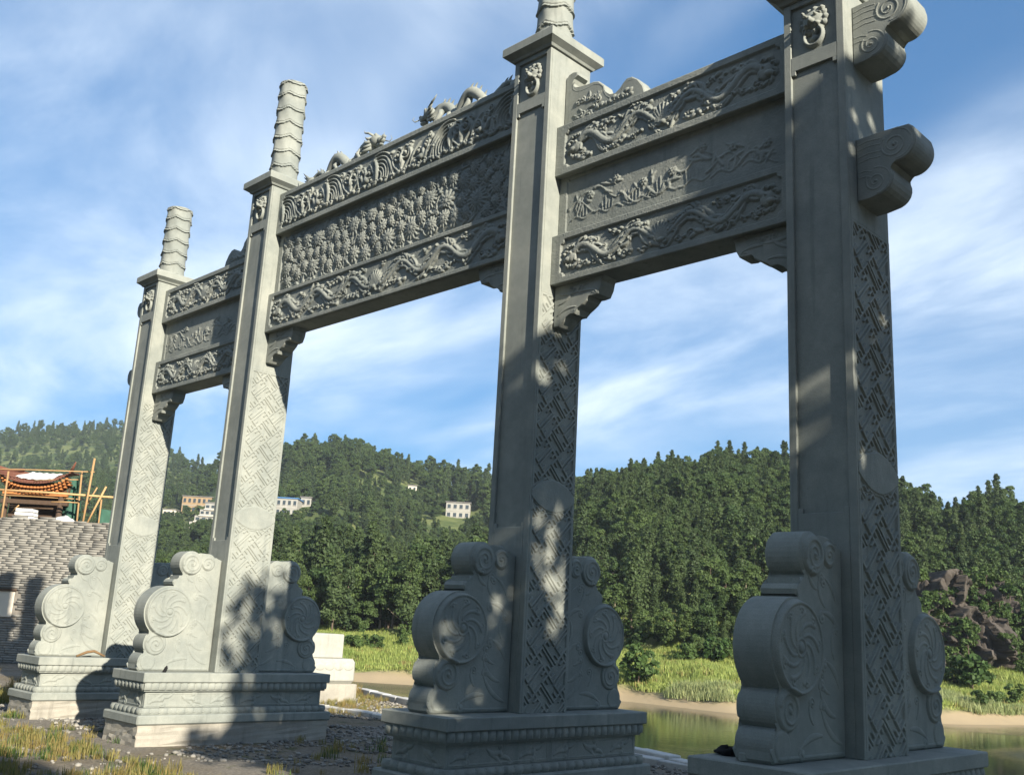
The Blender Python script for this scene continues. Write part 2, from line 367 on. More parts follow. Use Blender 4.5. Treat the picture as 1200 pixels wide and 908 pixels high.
def terrain(F, R):
    F = np.asarray(F, float); R = np.asarray(R, float)
    x = C0[0]+FH[0]*F+RH[0]*R; y = C0[1]+FH[1]*F+RH[1]*R
    s = (x-KP[0])*KN[0] + (y-KP[1])*KN[1]
    near = np.interp(s, [-60, -20, 0, .15, 1.2, 9, 20], [-1.1, -1.1, -1.12, -1.5, -3.2, -5.6, -6.8]) + np.where(s < 0, vnoise(x, y, 1.7, 1)*.05+vnoise(x, y, .6, 2)*.03, vnoise(x, y, 2, 4)*.2)
    Fs = np.interp(R, SH_R, SH_F) + vnoise(R, R*0, 9, 8)*2.2; u = F-Fs
    bank = np.interp(u, [-40, -12, 0, 2.4, 3.8, 14, 26], [-7, -6.6, -5, -4.3, -3.6, -2.1, -.4]) + np.where(u > 3, vnoise(x, y, 6, 5)*.9+vnoise(x, y, 2.3, 6)*.35, 0)
    th = R/np.maximum(F, 1.); D = np.interp(th, _th, _D); Z = np.interp(th, _th, _Z)
    Fb = Fs+26; tt = np.clip((F-Fb)/(D-Fb), 0, None)
    ex = np.interp(th, [_th[15], _th[17]], [1.45, .86])
    hill = np.where(tt <= 1, np.power(np.clip(tt, 0, 1), ex), np.maximum(0, 1-(tt-1)*.35))*(Z+.4)
    hill += np.clip(tt*4, 0, 1)*(vnoise(x, y, 60, 11)*np.where(th > _th[15], 5, 10) + vnoise(x, y, 24, 12)*3.5)*np.where(tt < .8, 1, np.clip((1-tt)*5, 0, 1))
    return np.where((s < 20) & (F < Fs-20), near, bank+hill), s, u, tt
Fg = np.concatenate([np.arange(-45, 12, 2.), np.arange(12, 40, .7), np.arange(40, 86, 2.), np.arange(86, 126, .9), 126*np.exp(np.arange(0, 2.75, .022))])
qg = np.linspace(-1, 1, 261); qg = np.sign(qg)*np.abs(qg)**1.35
FF, QQ = np.meshgrid(Fg, qg, indexing='ij'); RR = QQ*(70+1.05*np.maximum(FF, 0))
ZZ, SS, UU, TT = terrain(FF, RR)
V = np.stack([C0[0]+FH[0]*FF+RH[0]*RR, C0[1]+FH[1]*FF+RH[1]*RR, ZZ], -1).reshape(-1, 3)
idx = np.arange(FF.size).reshape(FF.shape)
F4 = np.stack([idx[:-1, :-1], idx[:-1, 1:], idx[1:, 1:], idx[1:, :-1]], -1).reshape(-1, 4)
F4 = F4[:, ::-1] if np.cross(V[F4[0, 1]]-V[F4[0, 0]], V[F4[0, 2]]-V[F4[0, 0]])[2] < 0 else F4
ground = mobj('ground', V, F4, M['terrain'], None, True)
nearm = ((SS < 20) & (UU < -20)).astype(float); dn = vnoise(V[:, 0].reshape(FF.shape), V[:, 1].reshape(FF.shape), 3, 21)*1.6
mead = np.clip((UU-2.8+dn)/1.2, 0, 1)*np.clip((30-UU)/5, 0, 1); snd = (UU > -30)*np.clip((3.6+dn*.6-UU)/1.2, 0, 1)*(1-nearm)
ca = ground.data.color_attributes.new('zone', 'FLOAT_COLOR', 'POINT')
ca.data.foreach_set('color', np.stack([nearm, mead, snd, np.ones_like(snd)], -1).astype(np.float32).ravel())
tag(ground, 'gravelly terrace, river banks and wooded hills as one ground', None, None, 'structure')
wp = [fr(10, -260), fr(10, 330), fr(175, 330), fr(175, -260)]
wv = [(p[0], p[1], WATER) for p in wp]
tag(mobj('river', wv, [(0, 1, 2, 3)], M['water']), 'olive green river behind the stone gateway', kind='structure')

# ------------------------------------------------------------------ the stone gateway
A = .70; B = .838; S_ = 4.292; M_ = 7.106
X4 = 0.; X3 = -S_; X2 = X3-M_; X1 = X2-S_
PX = {4: -.03, 3: X3, 2: X2, 1: X1}
HIN, HOUT = 8.835, 7.846
YB, YBK = .193, .645
GZ = -1.12
ST = M['stone']
gate = empty('stone_gateway', ((X1+X4-A)/2, B/2, GZ))
tag(gate, 'carved grey stone memorial gateway with four tall pillars and three bays of beams', 'gateway')
G0 = -Vector(gate.location)
def gpart(name, loc):                                                # a part whose own origin stands at loc (world)
    return empty(name, Vector(loc)+G0, 0, gate)
def place(o, loc):
    o.parent = gate; o.location = Vector(loc)+G0; return o

# --- key-fret: interlocking hooked bars in pairs, with short spurs, drawn at 45 degrees
FTT, FTH, FTN = 7, 3, 18
def fret_tile():
    T_, h_ = FTT, FTH; k = 2*T_*FTN; g = (np.arange(k)+.5)/FTN; X, Y = np.meshgrid(g, g); D = np.full((k, k), 9.)
    segs = []
    for (cx, cy, ch) in ((0, 0, 1), (T_, T_, 1), (T_, 0, -1), (0, T_, -1)):
        for i, (dx, dy) in enumerate(((1, 0), (0, 1), (-1, 0), (0, -1))):
            px, py = (-dy, dx) if ch > 0 else (dy, -dx)
            segs.append((cx, cy, cx+dx*h_, cy+dy*h_)); segs.append((cx+dx*h_, cy+dy*h_, cx+dx*h_+px*T_, cy+dy*h_+py*T_))
            sx, sy = cx+dx*1.5, cy+dy*1.5; segs.append((sx, sy, sx+px*1.6, sy+py*1.6))
    for x0, y0, x1, y1 in segs:
        for ox in (-2*T_, 0, 2*T_):
            for oy in (-2*T_, 0, 2*T_):
                a0, b0, a1, b1 = min(x0, x1)+ox, min(y0, y1)+oy, max(x0, x1)+ox, max(y0, y1)+oy
                dx = np.maximum(np.maximum(a0-X, X-a1), 0); dy = np.maximum(np.maximum(b0-Y, Y-b1), 0)
                D = np.minimum(D, np.maximum(dx, dy))
    return D
FT = fret_tile()
FRZ = 4.86; FRT = 5.3
def fret_mesh(top, name):
    c = Carve(B-.036, top, .0056); X, Z = np.meshgrid(c.x, c.z); P = .045
    u = (X+Z)/math.sqrt(2)/P+100*2*FTT; v = (Z-X)/math.sqrt(2)/P+100*2*FTT
    d = FT[(v*FTN).astype(int) % (2*FTT*FTN), (u*FTN).astype(int) % (2*FTT*FTN)]
    h = np.where(d < .30, 0., -.020)
    bd = np.minimum(np.minimum(X-.035, B-.036-.05-X), np.minimum(Z+1, top-.03-Z)); h = np.where(bd < 0, 0., h)
    # smooth cloud-shaped boss where two shafts meet
    cz = 2.62; q = ((X-(B-.036)/2)/.36)**2; dd = np.abs(Z-cz)-(.20-.13*q); h = np.where(dd < 0, .004, np.where(dd < .018, -.008, h))
    h = np.where(np.abs(Z-2.40) < .005, -.008, h)
    c.h = h
    return c.mesh(name, ST, lambda x, z, hh: np.stack([hh, .036+x, z], 1), None, .03, rough=.0006)
# --- lion head with a ring
def lion():
    c = Carve(.44, .54, .0065)
    for k in range(13):
        a = k/13*2*math.pi; c.dome(.22+.135*math.cos(a), .34+.13*math.sin(a), .042, h=.045)
        c.spiral(.22+.14*math.cos(a), .34+.135*math.sin(a), .026, 1.2, 1, a, .009, .055)
    c.dome(.22, .34, .125, .12, h=.085); c.dome(.22, .30, .055, .04, h=.125); c.dome(.22, .325, .026, .05, h=.13)
    for s in (-1, 1):
        c.dome(.22+s*.055, .372, .028, .022, h=.115); c.stroke([(.22+s*.10, .39), (.22+s*.06, .415), (.22+s*.02, .395)], .013, .12)
        c.dome(.22+s*.11, .45, .03, .022, h=.07, ang=s*.8); c.dome(.22+s*.06, .27, .04, .03, h=.10)
    q = np.linspace(0, 2*math.pi, 40); c.stroke(np.stack([.22+.105*np.sin(q), .155+.115*np.cos(q)], 1), .021, .075)
    c.stroke([(.22, .20), (.22, .12)], .03, .03); c.dome(.22, .13, .05, .035, h=.03)
    c.h -= .003
    return c.mesh('lion_mask', ST, lambda x, z, h: np.stack([x, -h, z], 1), None, 0, keep=-.002, rough=.0004)
def pillar_meshes(H, inner):
    d = {}
    bm = bmesh.new(); add_box(bm, -A, -.024, .035, B, 0, H); d['shaft'] = bm
    d['H'] = H; return d
def build_pillar(i, H, top):
    x = PX[i]; p = gpart('pillar', (x, 0, 0)); bsc = {4: 1.08, 1: .92}.get(i, 1.)
    p.scale = (1, bsc, 1)
    return p
proto = {}
def pillar(i, H, top):
    key = H; p = build_pillar(i, H, top)
    if key in proto:
        for ch in list(proto[key].children): copy_o(ch, p)
        return p
    box('shaft', -A, -.024, .035, B, 0, H, ST, p, .004)
    box('side_facing', -.026, 0, .0365, B-.002, top+.001, H-.001, ST, p, .003)
    f = fret_mesh(top, 'fret_carving'); f.parent = p
    # raised frame round the long sunken panel and the small square one above it
    bm = bmesh.new(); zt = H-.84; zb = 2.2; e = .003
    add_box(bm, -A, -A+.085, 0, .036, 0, H-.001, .006); add_box(bm, -.085, 0, 0, .036, 0, H-.001, .006)
    add_box(bm, -A+.086, -.086, .001, .036, 0, zb, .004); add_box(bm, -A+.086, -.086, .001, .036, zt, zt+.17, .004); add_box(bm, -A+.086, -.086, .001, .036, H-.07, H-.001, .004)
    for sx in (-A+.0855, -.0855-.05): add_box(bm, sx, sx+.05, .002, .036, zt-.05, zt+.01, .004); add_box(bm, sx, sx+.05, .002, .036, zb-.01, zb+.05, .004)
    bm_obj('panel_frame', bm, ST, p)
    l = lion(); l.parent = p; l.location = (-.35-.22, .034, H-.645)
    # cap slab with a chamfered underside
    bm = bmesh.new(); k = .135
    def ring(o, z): return [bm.verts.new(q) for q in ((-A-o, -o, z), (o, -o, z), (o, B+o, z), (-A-o, B+o, z))]
    rs = [ring(o, z) for o, z in ((.03, H), (.05, H+.03), (k, H+.085), (k, H+.20), (k-.02, H+.225), (-.02, H+.25))]
    for q, w in zip(rs, rs[1:]):
        for a in range(4): bm.faces.new((q[a], q[(a+1) % 4], w[(a+1) % 4], w[a]))
    bm.faces.new(rs[0][::-1]); bm.faces.new(rs[-1]); bm_obj('cap_slab', bm, ST, p)
    proto[key] = p; return p
for i, H, top in ((3, HIN, FRZ+.4), (2, HIN, FRZ+.4), (4, HOUT, FRZ+.3), (1, HOUT, FRZ+.3)): pillar(i, H, top)

# --- cloud columns on the caps
def cloud_column(h, layers, name):
    nt_, nz_ = 80, int(h/.014); th = np.linspace(0, 2*math.pi, nt_, endpoint=False); z = np.linspace(0, h, nz_)
    TH, Zz = np.meshgrid(th, z); lh = h/layers; r = np.full_like(TH, .255); t_all = np.full_like(TH, 9.)
    for k in range(layers+1):
        e = k*lh - .0 - .055*np.abs(np.sin(2.5*TH+.35*k)) + .02 - (0 if k < layers else .05)
        d = Zz-e; t_all = np.where(d >= 0, d/lh, t_all) if k else np.where(d > -9, np.maximum(d, 0)/lh, t_all)
    r = .255 + .034*np.exp(-t_all*3.2) - .012*(np.abs(t_all-.15) < .03) + .004*np.sin(TH*7+Zz*9)
    V = np.stack([r*np.cos(TH), r*np.sin(TH), Zz], -1).reshape(-1, 3)
    idx = np.arange(TH.size).reshape(TH.shape); nxt = np.roll(idx, -1, 1)
    F = np.stack([idx[:-1], nxt[:-1], nxt[1:], idx[1:]], -1).reshape(-1, 4)
    V = np.concatenate([V, [[0, 0, h+.03]]]); top = idx[-1]; tt = np.stack([top, np.roll(top, -1), np.full(nt_, len(V)-1), np.full(nt_, len(V)-1)], 1)
    Fl = [tuple(q) for q in F] + [tuple(q[:3]) for q in tt]
    return mobj(name, V, Fl, ST, None, False)
cin = cloud_column(2.12, 7, 'cloud_column'); cout = cloud_column(1.62, 6, 'cloud_column')
place(cin, (X3-A/2, B/2, HIN+.24)); place(cin.copy(), (X2-A/2, B/2, HIN+.24)); place(cout, (X1-A/2, B/2, HOUT+.24)); place(cout.copy(), (PX[4]-A/2, B/2, HOUT+.24))
for o in gate.children:
    if o.name not in COL.objects: COL.objects.link(o)

# --- drum stones: plate profile as (distance from pillar, height)
def arc(cx, cz, r, a0, a1, n): return [(cx+r*math.cos(R_(a)), cz+r*math.sin(R_(a))) for a in np.linspace(a0, a1, n)]
def drum_profile():
    P = [(0.01, 0), (1.25, 0), (1.28, .03)]
    P += arc(1.12, .14, .165, -15, 48, 7) + [(1.17, .283)] + arc(1.03, .43, .21, -31, 38, 9) + [(1.128, .59)] + arc(.87, .935, .425, -45, 100, 24)
    P += [(.785, 1.375), (.85, 1.385), (.865, 1.43), (.84, 1.47), (.755, 1.48), (.755, 1.535), (.69, 1.545)]
    P += arc(.57, 1.745, .212, -58, 128, 16) + arc(.27, 1.78, .155, 88, 150, 6) + [(.08, 1.86), (.01, 1.84)]
    return P
DT = .36
def drum_carving():
    c = Carve(1.36, 2.02, .0075); q = np.linspace(0, 2*math.pi, 90)
    c.stroke(np.stack([.87+.375*np.cos(q), .935+.375*np.sin(q)], 1), .017, .018)
    c.stroke(np.stack([.87+.075*np.cos(q), .935+.075*np.sin(q)], 1), .012, .015); c.dome(.87, .935, .045, h=.02)
    for k in range(9):
        a = k/9*2*math.pi; r = np.linspace(.10, .30, 10); b = a+1.1*(r-.10)/.2
        c.stroke(np.stack([.87+r*np.cos(b), .935+r*np.sin(b)], 1), np.linspace(.014, .020, 10), .015)
        c.spiral(.87+.30*math.cos(a+.95), .935+.30*math.sin(a+.95), .035, 1.0, 1, a, .010, .014)
    c.spiral(1.03, .42, .15, 1.8, 1, .3, .018, .018); c.spiral(.57, 1.745, .15, 2.0, 1, -.2, .018, .018); c.spiral(.28, 1.76, .11, 1.6, -1, 2.6, .015, .016)
    for x, z, a, l, w, bd in ((.10, .12, .3, .5, .03, .9), (.2, .35, .2, .4, .03, 1.2), (.45, .2, .1, .4, .03, -.8), (.12, .6, 1.2, .35, .03, -1.0), (.2, .85, 1.1, .3, .025, 1.2),
                              (.12, 1.1, 1.0, .35, .03, -1.2), (.35, 1.3, .6, .3, .025, 1.3), (.5, 1.45, .3, .2, .025, .9), (.6, .3, .8, .2, .02, 1), (.15, 1.35, 1.2, .3, .022, -.9), (.3, .55, .2, .25, .02, 1.2)):
        c.tendril(x, z, a, l, w, bd, .045, 1 if bd > 0 else -1, .016)
    c.stroke([(.06, .04), (1.2, .04)], .016, .014)
    X, Z = np.meshgrid(c.x, c.z)
    for cx, cz, r, up in ((.87, .935, .405, .050), (1.03, .43, .185, .028), (.57, 1.745, .188, .036), (.27, 1.77, .125, .022), (1.12, .14, .13, .016)):
        e = np.clip((r-np.hypot(X-cx, Z-cz))/.022, 0, 1); c.h = np.maximum(c.h*(1-.6*e), 0)*1.0+up*e**.6 if up < .02 else c.h+up*e**.6
    c.h -= .003; return c
dp = drum_profile()
drumf = prism('drum_stone', [(-d, z) for d, z in dp][::-1], 'x', -DT/2, DT/2, ST, None, .02)
drumb = prism('drum_stone', [(d, z) for d, z in dp], 'x', -DT/2, DT/2, ST, None, .02)
dc = drum_carving()
dcf = dc.mesh('scroll_carving', ST, lambda x, z, h: np.stack([DT/2+h, -x, z], 1)[:, :], drumf, 0, keep=-.002, rough=.0004)
dcf.data.flip_normals()
dcb = dc.mesh('scroll_carving', ST, lambda x, z, h: np.stack([DT/2+h, x, z], 1), drumb, 0, keep=-.002, rough=.0004)
first = True
for i in (1, 2, 3, 4):
    bs = {4: 1.08, 1: .92}.get(i, 1.)
    for src, y in ((drumf, 0.002), (drumb, B*bs-.002)):
        if first or (src is drumb and i == 1): o = src
        else:
            o = src.copy(); COL.objects.link(o); copy_o(src.children[0], o)
        place(o, (PX[i]-A/2, y, .002)); first = False

# --- pedestal bases
BX, BY0, BY1 = .22, 1.33, 1.361
def petal_row(x0, x1, y0, y1, z0, z1, out, pitch, name, parent, down=True):
    """row of carved lotus petals running round a rectangle"""
    parts = []; h = z1-z0
    def petal(cx, cy, dx, dy, w):
        nx_, nz_ = 7, 5; V = []; F = []
        for j in range(nz_):
            for i in range(nx_):
                s = -1+2*i/(nx_-1); q = j/(nz_-1); zz = z0+h*q
                fl = math.sin(math.pi*min(1, .15+.7*(1-q if down else q)))
                o = out*math.sqrt(max(0, 1-(s*.98)**2))*fl if 0 < j < nz_-1 or True else 0
                V.append((cx+dx*s*w/2-dy*(-o), cy+dy*s*w/2-dx*o, zz))
        for j in range(nz_-1):
            for i in range(nx_-1): F.append((j*nx_+i, j*nx_+i+1, (j+1)*nx_+i+1, (j+1)*nx_+i))
        parts.append((np.array(V), F))
    for (ax, ay, bx_, by_) in ((x0, y0, x1, y0), (x1, y0, x1, y1), (x1, y1, x0, y1), (x0, y1, x0, y0)):
        l = math.hypot(bx_-ax, by_-ay); n = max(1, round(l/pitch)); dx, dy = (bx_-ax)/l, (by_-ay)/l
        for k in range(n): petal(ax+dx*(k+.5)*l/n, ay+dy*(k+.5)*l/n, dx, dy, l/n)
    V, F = join(parts); return mobj(name, V, F, ST, parent, True)
def waist_carve(W, H, seed):
    g = np.random.default_rng(seed); c = Carve(W, H, .009); n = max(1, round(W/.55)); p = W/n
    for e in (.02,): c.stroke([(e, e), (W-e, e), (W-e, H-e), (e, H-e), (e, e)], .012, .016)
    for k in range(n):
        x = p*k; d = 1 if k % 2 == 0 else -1
        c.tendril(x+.06, H*.25 if d > 0 else H*.75, d*.7, p*.5, .026, -d*1.5, .04, -d, .022)
        c.tendril(x+p*.5, H*.7 if d > 0 else H*.3, -d*.3, p*.38, .024, d*1.3, .035, d, .022)
        c.leaf(x+.1, H*.5, d*.2, p*.45, .02, .8*d, .018); c.dome(x+p*.5, H*.5, .045, .032, h=.025, ang=d*.6)
    c.h -= .003; return c
base0 = None
for i in (2, 1, 3, 4):
    by = {4: 1.045}.get(i, 1.)
    if base0:
        b_ = gpart('pedestal_base', (PX[i], 0, 0))
        for ch in base0.children: copy_o(ch, b_)
        b_.scale = (1, by, 1); continue
    b_ = base0 = gpart('pedestal_base', (PX[i], 0, 0)); x0, x1, y0, y1 = -A-BX, BX, -BY0, B+BY1
    box('top_slab', x0, x1, y0, y1, -.15, 0, ST, b_, .012)
    box('upper_core', x0+.06, x1-.06, y0+.06, y1-.06, -.29, -.15, ST, b_, .004)
    petal_row(x0+.045, x1-.045, y0+.045, y1-.045, -.262, -.151, .036, .125, 'petal_moulding', b_)
    box('waist', x0+.11, x1-.11, y0+.11, y1-.11, -.54, -.29, ST, b_, .006)
    for s in (-1, 1):
        W = (y1-y0-.30)/2; c = waist_carve(W, .225, 5+s)
        yo = y0+.13 if s < 0 else (y0+y1)/2+.02
        c.mesh('waist_carving', ST, lambda x, z, h, yo=yo: np.stack([x1-.11+h, yo+x, -.53+z], 1), b_, 0, keep=-.002, rough=.0004)
    c = waist_carve(x1-x0-.28, .225, 9); o = c.mesh('waist_carving', ST, lambda x, z, h: np.stack([x0+.14+x, y0+.11-h, -.53+z], 1), b_, 0, keep=-.002, rough=.0004)
    petal_row(x0+.04, x1-.04, y0+.04, y1-.04, -.64, -.54, .042, .15, 'petal_moulding', b_, False)
    box('lower_core', x0+.02, x1-.02, y0+.02, y1-.02, -.64, -.541, ST, b_, .03)
    box('foot_slab', x0-.045, x1+.045, y0-.045, y1+.045, -.785, -.64, ST, b_, .02)
    g = np.random.default_rng(4); bm = bmesh.new(); add_box(bm, x0-.01, x1+.01, y0-.01, y1+.01, -1.30, -.785)
    bmesh.ops.subdivide_edges(bm, edges=bm.edges[:], cuts=9, use_grid_fill=True)
    for v in bm.verts:
        if v.co.z < -.80: v.co += Vector((g.normal(0, .006), g.normal(0, .006), g.normal(0, .006)))
    bm_obj('footing', bm, M['footing'], b_)

# --- beams and carved fields
def dragon_field(W, H, res, seed=1):
    """long wind-blown body with streaming tendrils and cloud curls on each side, a lotus in the middle"""
    c = Carve(W, H, res); hm = H/2; half = W/2; g = np.random.default_rng(seed); n = max(1.5, (half-.5*H)/(H*1.9))
    for sgn, X in ((1, lambda v: np.asarray(v, float)), (-1, lambda v: W-np.asarray(v, float))):
        aa = lambda a: a if sgn > 0 else math.pi-a
        q = np.linspace(0, 1, 120); bx = .45*H+q*(half-.70*H); ph = q*n*2*math.pi+.6; bz = hm+.24*H*np.sin(ph)
        c.stroke(np.stack([X(bx), bz], 1), (.095*H)*(1-.45*q)+.02*H*np.abs(np.sin(ph*.5)), .046)
        c.stroke(np.stack([X(bx), bz+.05*H], 1), .008, .052); c.stroke(np.stack([X(bx), bz-.04*H], 1), .007, .050)
        spots = []
        for k in range(int(26*n)):
            qq = (k+g.uniform(.1, .9))/int(26*n); i_ = int(qq*119); sl_ = math.atan2(bz[min(i_+1, 119)]-bz[max(i_-1, 0)], bx[min(i_+1, 119)]-bx[max(i_-1, 0)]); up = 1 if k % 2 else -1
            z_ = bz[i_]+up*.09*H; room = (H-z_ if up > 0 else z_)
            if room < .12*H: continue
            l = min(.55*H, room*1.5)*g.uniform(.7, 1.1)
            c.tendril(X(bx[i_]), z_, aa(sl_+up*g.uniform(.35, .8)), l, g.uniform(.026, .050)*H+.003, -up*sgn*g.uniform(.6, 1.5), g.uniform(.035, .065)*H, -up*sgn if k % 3 else up*sgn, g.uniform(.03, .046))
        for k in range(int(9*n)):                                    # cloud curls in the hollows
            x = .5*H+(half-.8*H)*(k+.5)/int(9*n); zc2 = hm+.24*H*math.sin((x-.45*H)/(half-.70*H)*n*2*math.pi+.6); z_ = H*.14 if zc2 > hm else H*.86
            x += g.normal(0, .05)*H; z_ += g.normal(0, .035)*H; sz = g.uniform(.6, 1.7)
            if g.random() < .3: continue
            for m_ in range(int(g.integers(1, 4))): c.dome(X(x+(m_-1)*.10*H*sz), z_+.04*H*math.cos(m_*3), .07*H*sz, .042*H*sz, h=.030, ang=g.uniform(-.6, .6))
            c.spiral(X(x+.05*H), z_+(.05*H if z_ < hm else -.05*H), .066*H*sz, 1.4, sgn*(1 if k % 2 else -1), k, .018*H+.003, .038)
        hx = .32*H; c.dome(X(hx), hm, .19*H, .20*H, h=.045); c.dome(X(hx-.11*H), hm*.84, .14*H, .085*H, h=.060, ang=sgn*.3); c.dome(X(hx+.02*H), hm*1.18, .045*H, h=.068)
        for k in range(3): c.stroke([(X(hx+.02*H+k*.06*H), hm*.74), (X(hx+.04*H+k*.06*H), hm*1.02)], .012, .060)
        for k in range(8):
            a = .2+k*.72; c.tendril(X(hx+.20*H*math.cos(a)), hm+.24*H*math.sin(a), aa(a+.4), .17*H, .028*H+.003, sgn*1.3, .045*H, sgn, .042)
    for k in range(11):
        a = math.pi*(k+.5)/11; c.leaf(half, hm*.45, a, .56*H*(.55+.45*math.sin(a)), .040*H+.005, (.5-(k+.5)/11)*1.6, .046)
    c.dome(half, hm*.45, .11*H, .08*H, h=.055)
    for s in (-1, 1):
        for k in range(3): c.tendril(half+s*(.14+.08*k)*H, hm*.35, math.pi/2-s*1.2, .26*H, .032*H, s*1.2, .05*H, s, .042)
    return c
def wave_field(W, H, res):
    c = Carve(W, H, res); n = 13; p = W/n; hm = H/2; g = np.random.default_rng(5)
    for k in range(n):
        x = p*(k+.5)+g.normal(0, .02); d = 1 if k < n/2 else -1
        if k % 3 == 0:                                               # fan of concentric waves
            for r in np.arange(.12, .62, .088)*H*1.2:
                q = np.linspace(-.35, 1.9, 26) if d > 0 else np.linspace(1.25, 3.5, 26)
                c.stroke(np.stack([x-d*.30*p+r*np.cos(q), hm*.55+r*np.sin(q)*1.05], 1), .022*H+.006, .058)
            c.leaf(x-d*.42*p, hm*.4, math.pi/2-d*.3, .72*H, .085*H, d*1.2, .062)
        elif k % 3 == 1:                                             # tall paired volutes
            for s in (-1, 1):
                c.spiral(x+s*.17*H, hm*1.28, .20*H, 1.8, s, math.pi/2, .028, .062); c.leaf(x+s*.05*H, hm*.30, math.pi/2+s*.6, .62*H, .055*H, -s*1.5, .06)
                q = np.linspace(0, 1, 20); c.stroke(np.stack([x+s*(.36*H*np.sin(q*2.7)+.02), hm*.22+q*.98*hm*1.5], 1), .036*H+.006, .056)
            c.dome(x, hm*1.0, .06*H, .22*H, h=.07)
        else:                                                       # curling flame leaves
            for m_ in range(5):
                a = math.pi/2+d*(-.9+m_*.42); c.tendril(x-d*.12*H, hm*.45, a, .42*H+.10*H*(m_ % 2), .055*H, d*1.2*(1 if m_ % 2 else -.8), .09*H, d if m_ % 2 else -d, .058)
            c.dome(x, hm*.6, .13*H, .10*H, h=.065)
        for j in range(4):
            xx = x-p*.45+j*p*.3; c.dome(xx, hm*.20+.03*math.sin(j*2.3+k), .095*H, .06*H, h=.045, ang=.4*d); c.spiral(xx+.03, hm*.26, .07*H, 1.2, d, j, .018, .052)
        c.leaf(x+p*.5, hm*.35, math.pi/2+.2*d, .72*H, .05*H+.006, .7*d, .052); c.spiral(x+p*.42, hm*1.62, .10*H, 1.4, -d, k, .022, .052)
    return c
def peony_field(W, H, res, seed=2):
    g = np.random.default_rng(seed); c = Carve(W, H, res); pts = []
    for k in range(int(W*H*150)):
        x, z = g.uniform(.05, W-.05), g.uniform(.04, H-.04)
        c.leaf(x, z, g.uniform(0, 6.28), g.uniform(.12, .28), g.uniform(.014, .028), g.normal(0, .9), g.uniform(.026, .042))
    for k in range(5000):
        r = g.choice([.20, .16, .125], p=[.35, .35, .3]); x, z = g.uniform(r*.75, W-r*.75), g.uniform(r*.8, H-r*.8)
        if all((x-a)**2+(z-b_)**2 > (.74*(r+q))**2 for a, b_, q in pts): pts.append((x, z, r))
    for x, z, r in pts: c.flower(x, z, r, int(g.integers(11, 17)), .034, True, 3 if r > .1 else 2, g.uniform(0, 1))
    return c
def scene_field(W, H, res, seed=3):
    g = np.random.default_rng(seed); c = Carve(W, H, res)
    for k in range(7):
        x = W*(k+.6)/7.4; z = H*(.42+.16*math.sin(k*1.9)); q = np.linspace(0, 1, 14)
        c.stroke(np.stack([x-.25+q*.5, z+.10*np.sin(q*5+k)-.05*q], 1), .018*(1.2-q), .022)
        for j in range(6):
            a = g.uniform(-.4, 3.5); c.leaf(x+g.normal(0, .15), z+g.normal(0, .09), a, g.uniform(.10, .22), g.uniform(.014, .024), g.normal(0, 1), .022)
        c.stroke(np.stack([x-.2+q*.42, H*.2+.03*np.sin(q*9+k)], 1), .014, .016); c.flower(x+.12, z+.12, .06, 6, .024, False, 1)
        for j in range(4): c.stroke([(x-.1+j*.05, H*.22), (x-.12+j*.06, H*.22+g.uniform(.08, .2))], .009, .02)
    return c
def beam(name, x0, x1, z0, z1, field, y0=YB, y1=YBK, bx=.16, bz=.085, rec=.035, notch=.06, res=.010, parent=None):
    p = box(name, -.006, x1-x0+.006, y0+.045, y1, z0, z1, ST, None, .004); place(p, (x0, 0, 0))
    W, H = x1-x0, z1-z0; c = Carve(W, H, res)
    if field is not None:
        f = field(W-2*bx-.06, H-2*bz-.04, res); k0 = int(round((bx+.03)/c.W*(c.nx-1))); j0 = int(round((bz+.02)/c.H*(c.nz-1)))
        c.h[j0:j0+f.nz, k0:k0+f.nx] = f.h[:c.nz-j0, :c.nx-k0]
    c.frame(bx, bz, rec, notch)
    o = c.mesh('carved_relief', ST, lambda x, z, h: np.stack([x, y0-h, z0+z], 1), p, .06)
    return p
bays = {'side': (7.664, 6.933, 6.064, 5.383), 'mid': (8.70, 7.885, 6.703, 5.976)}
def copy_tree(o):
    c = o.copy(); COL.objects.link(c)
    for ch in o.children: copy_o(ch, c)
    return c
xa, xb = X3, X4-A-.03
z1, z2, z3, z4 = bays['side']
bt = beam('top_beam', xa, xb, z2, z1, lambda w, h, r: dragon_field(w, h, r), res=.0085)
bl = beam('lower_beam', xa, xb, z4, z3, lambda w, h, r: dragon_field(w, h, r, seed=4), res=.0085)
pn = beam('infill_panel', xa, xb, z3-.002, z2+.002, lambda w, h, r: scene_field(w, h, r), y0=.30, y1=.54, bx=.14, bz=.05, rec=.012, notch=.03, res=.010)
for o in (bt, bl, pn): place(copy_tree(o), (X1-.02, 0, 0))
z1, z2, z3, z4 = bays['mid']; xa, xb = X2, X3-A
beam('top_beam', xa, xb, z2, z1, wave_field, bx=.11, bz=.09, res=.0105)
beam('lower_beam', xa, xb, z4, z3, lambda w, h, r: dragon_field(w, h, r, seed=7), bx=.12, bz=.07, res=.0105)
beam('infill_panel', xa, xb, z3-.002, z2+.002, peony_field, y0=.30, y1=.54, bx=.13, bz=.05, rec=.02, notch=0, res=.0105)

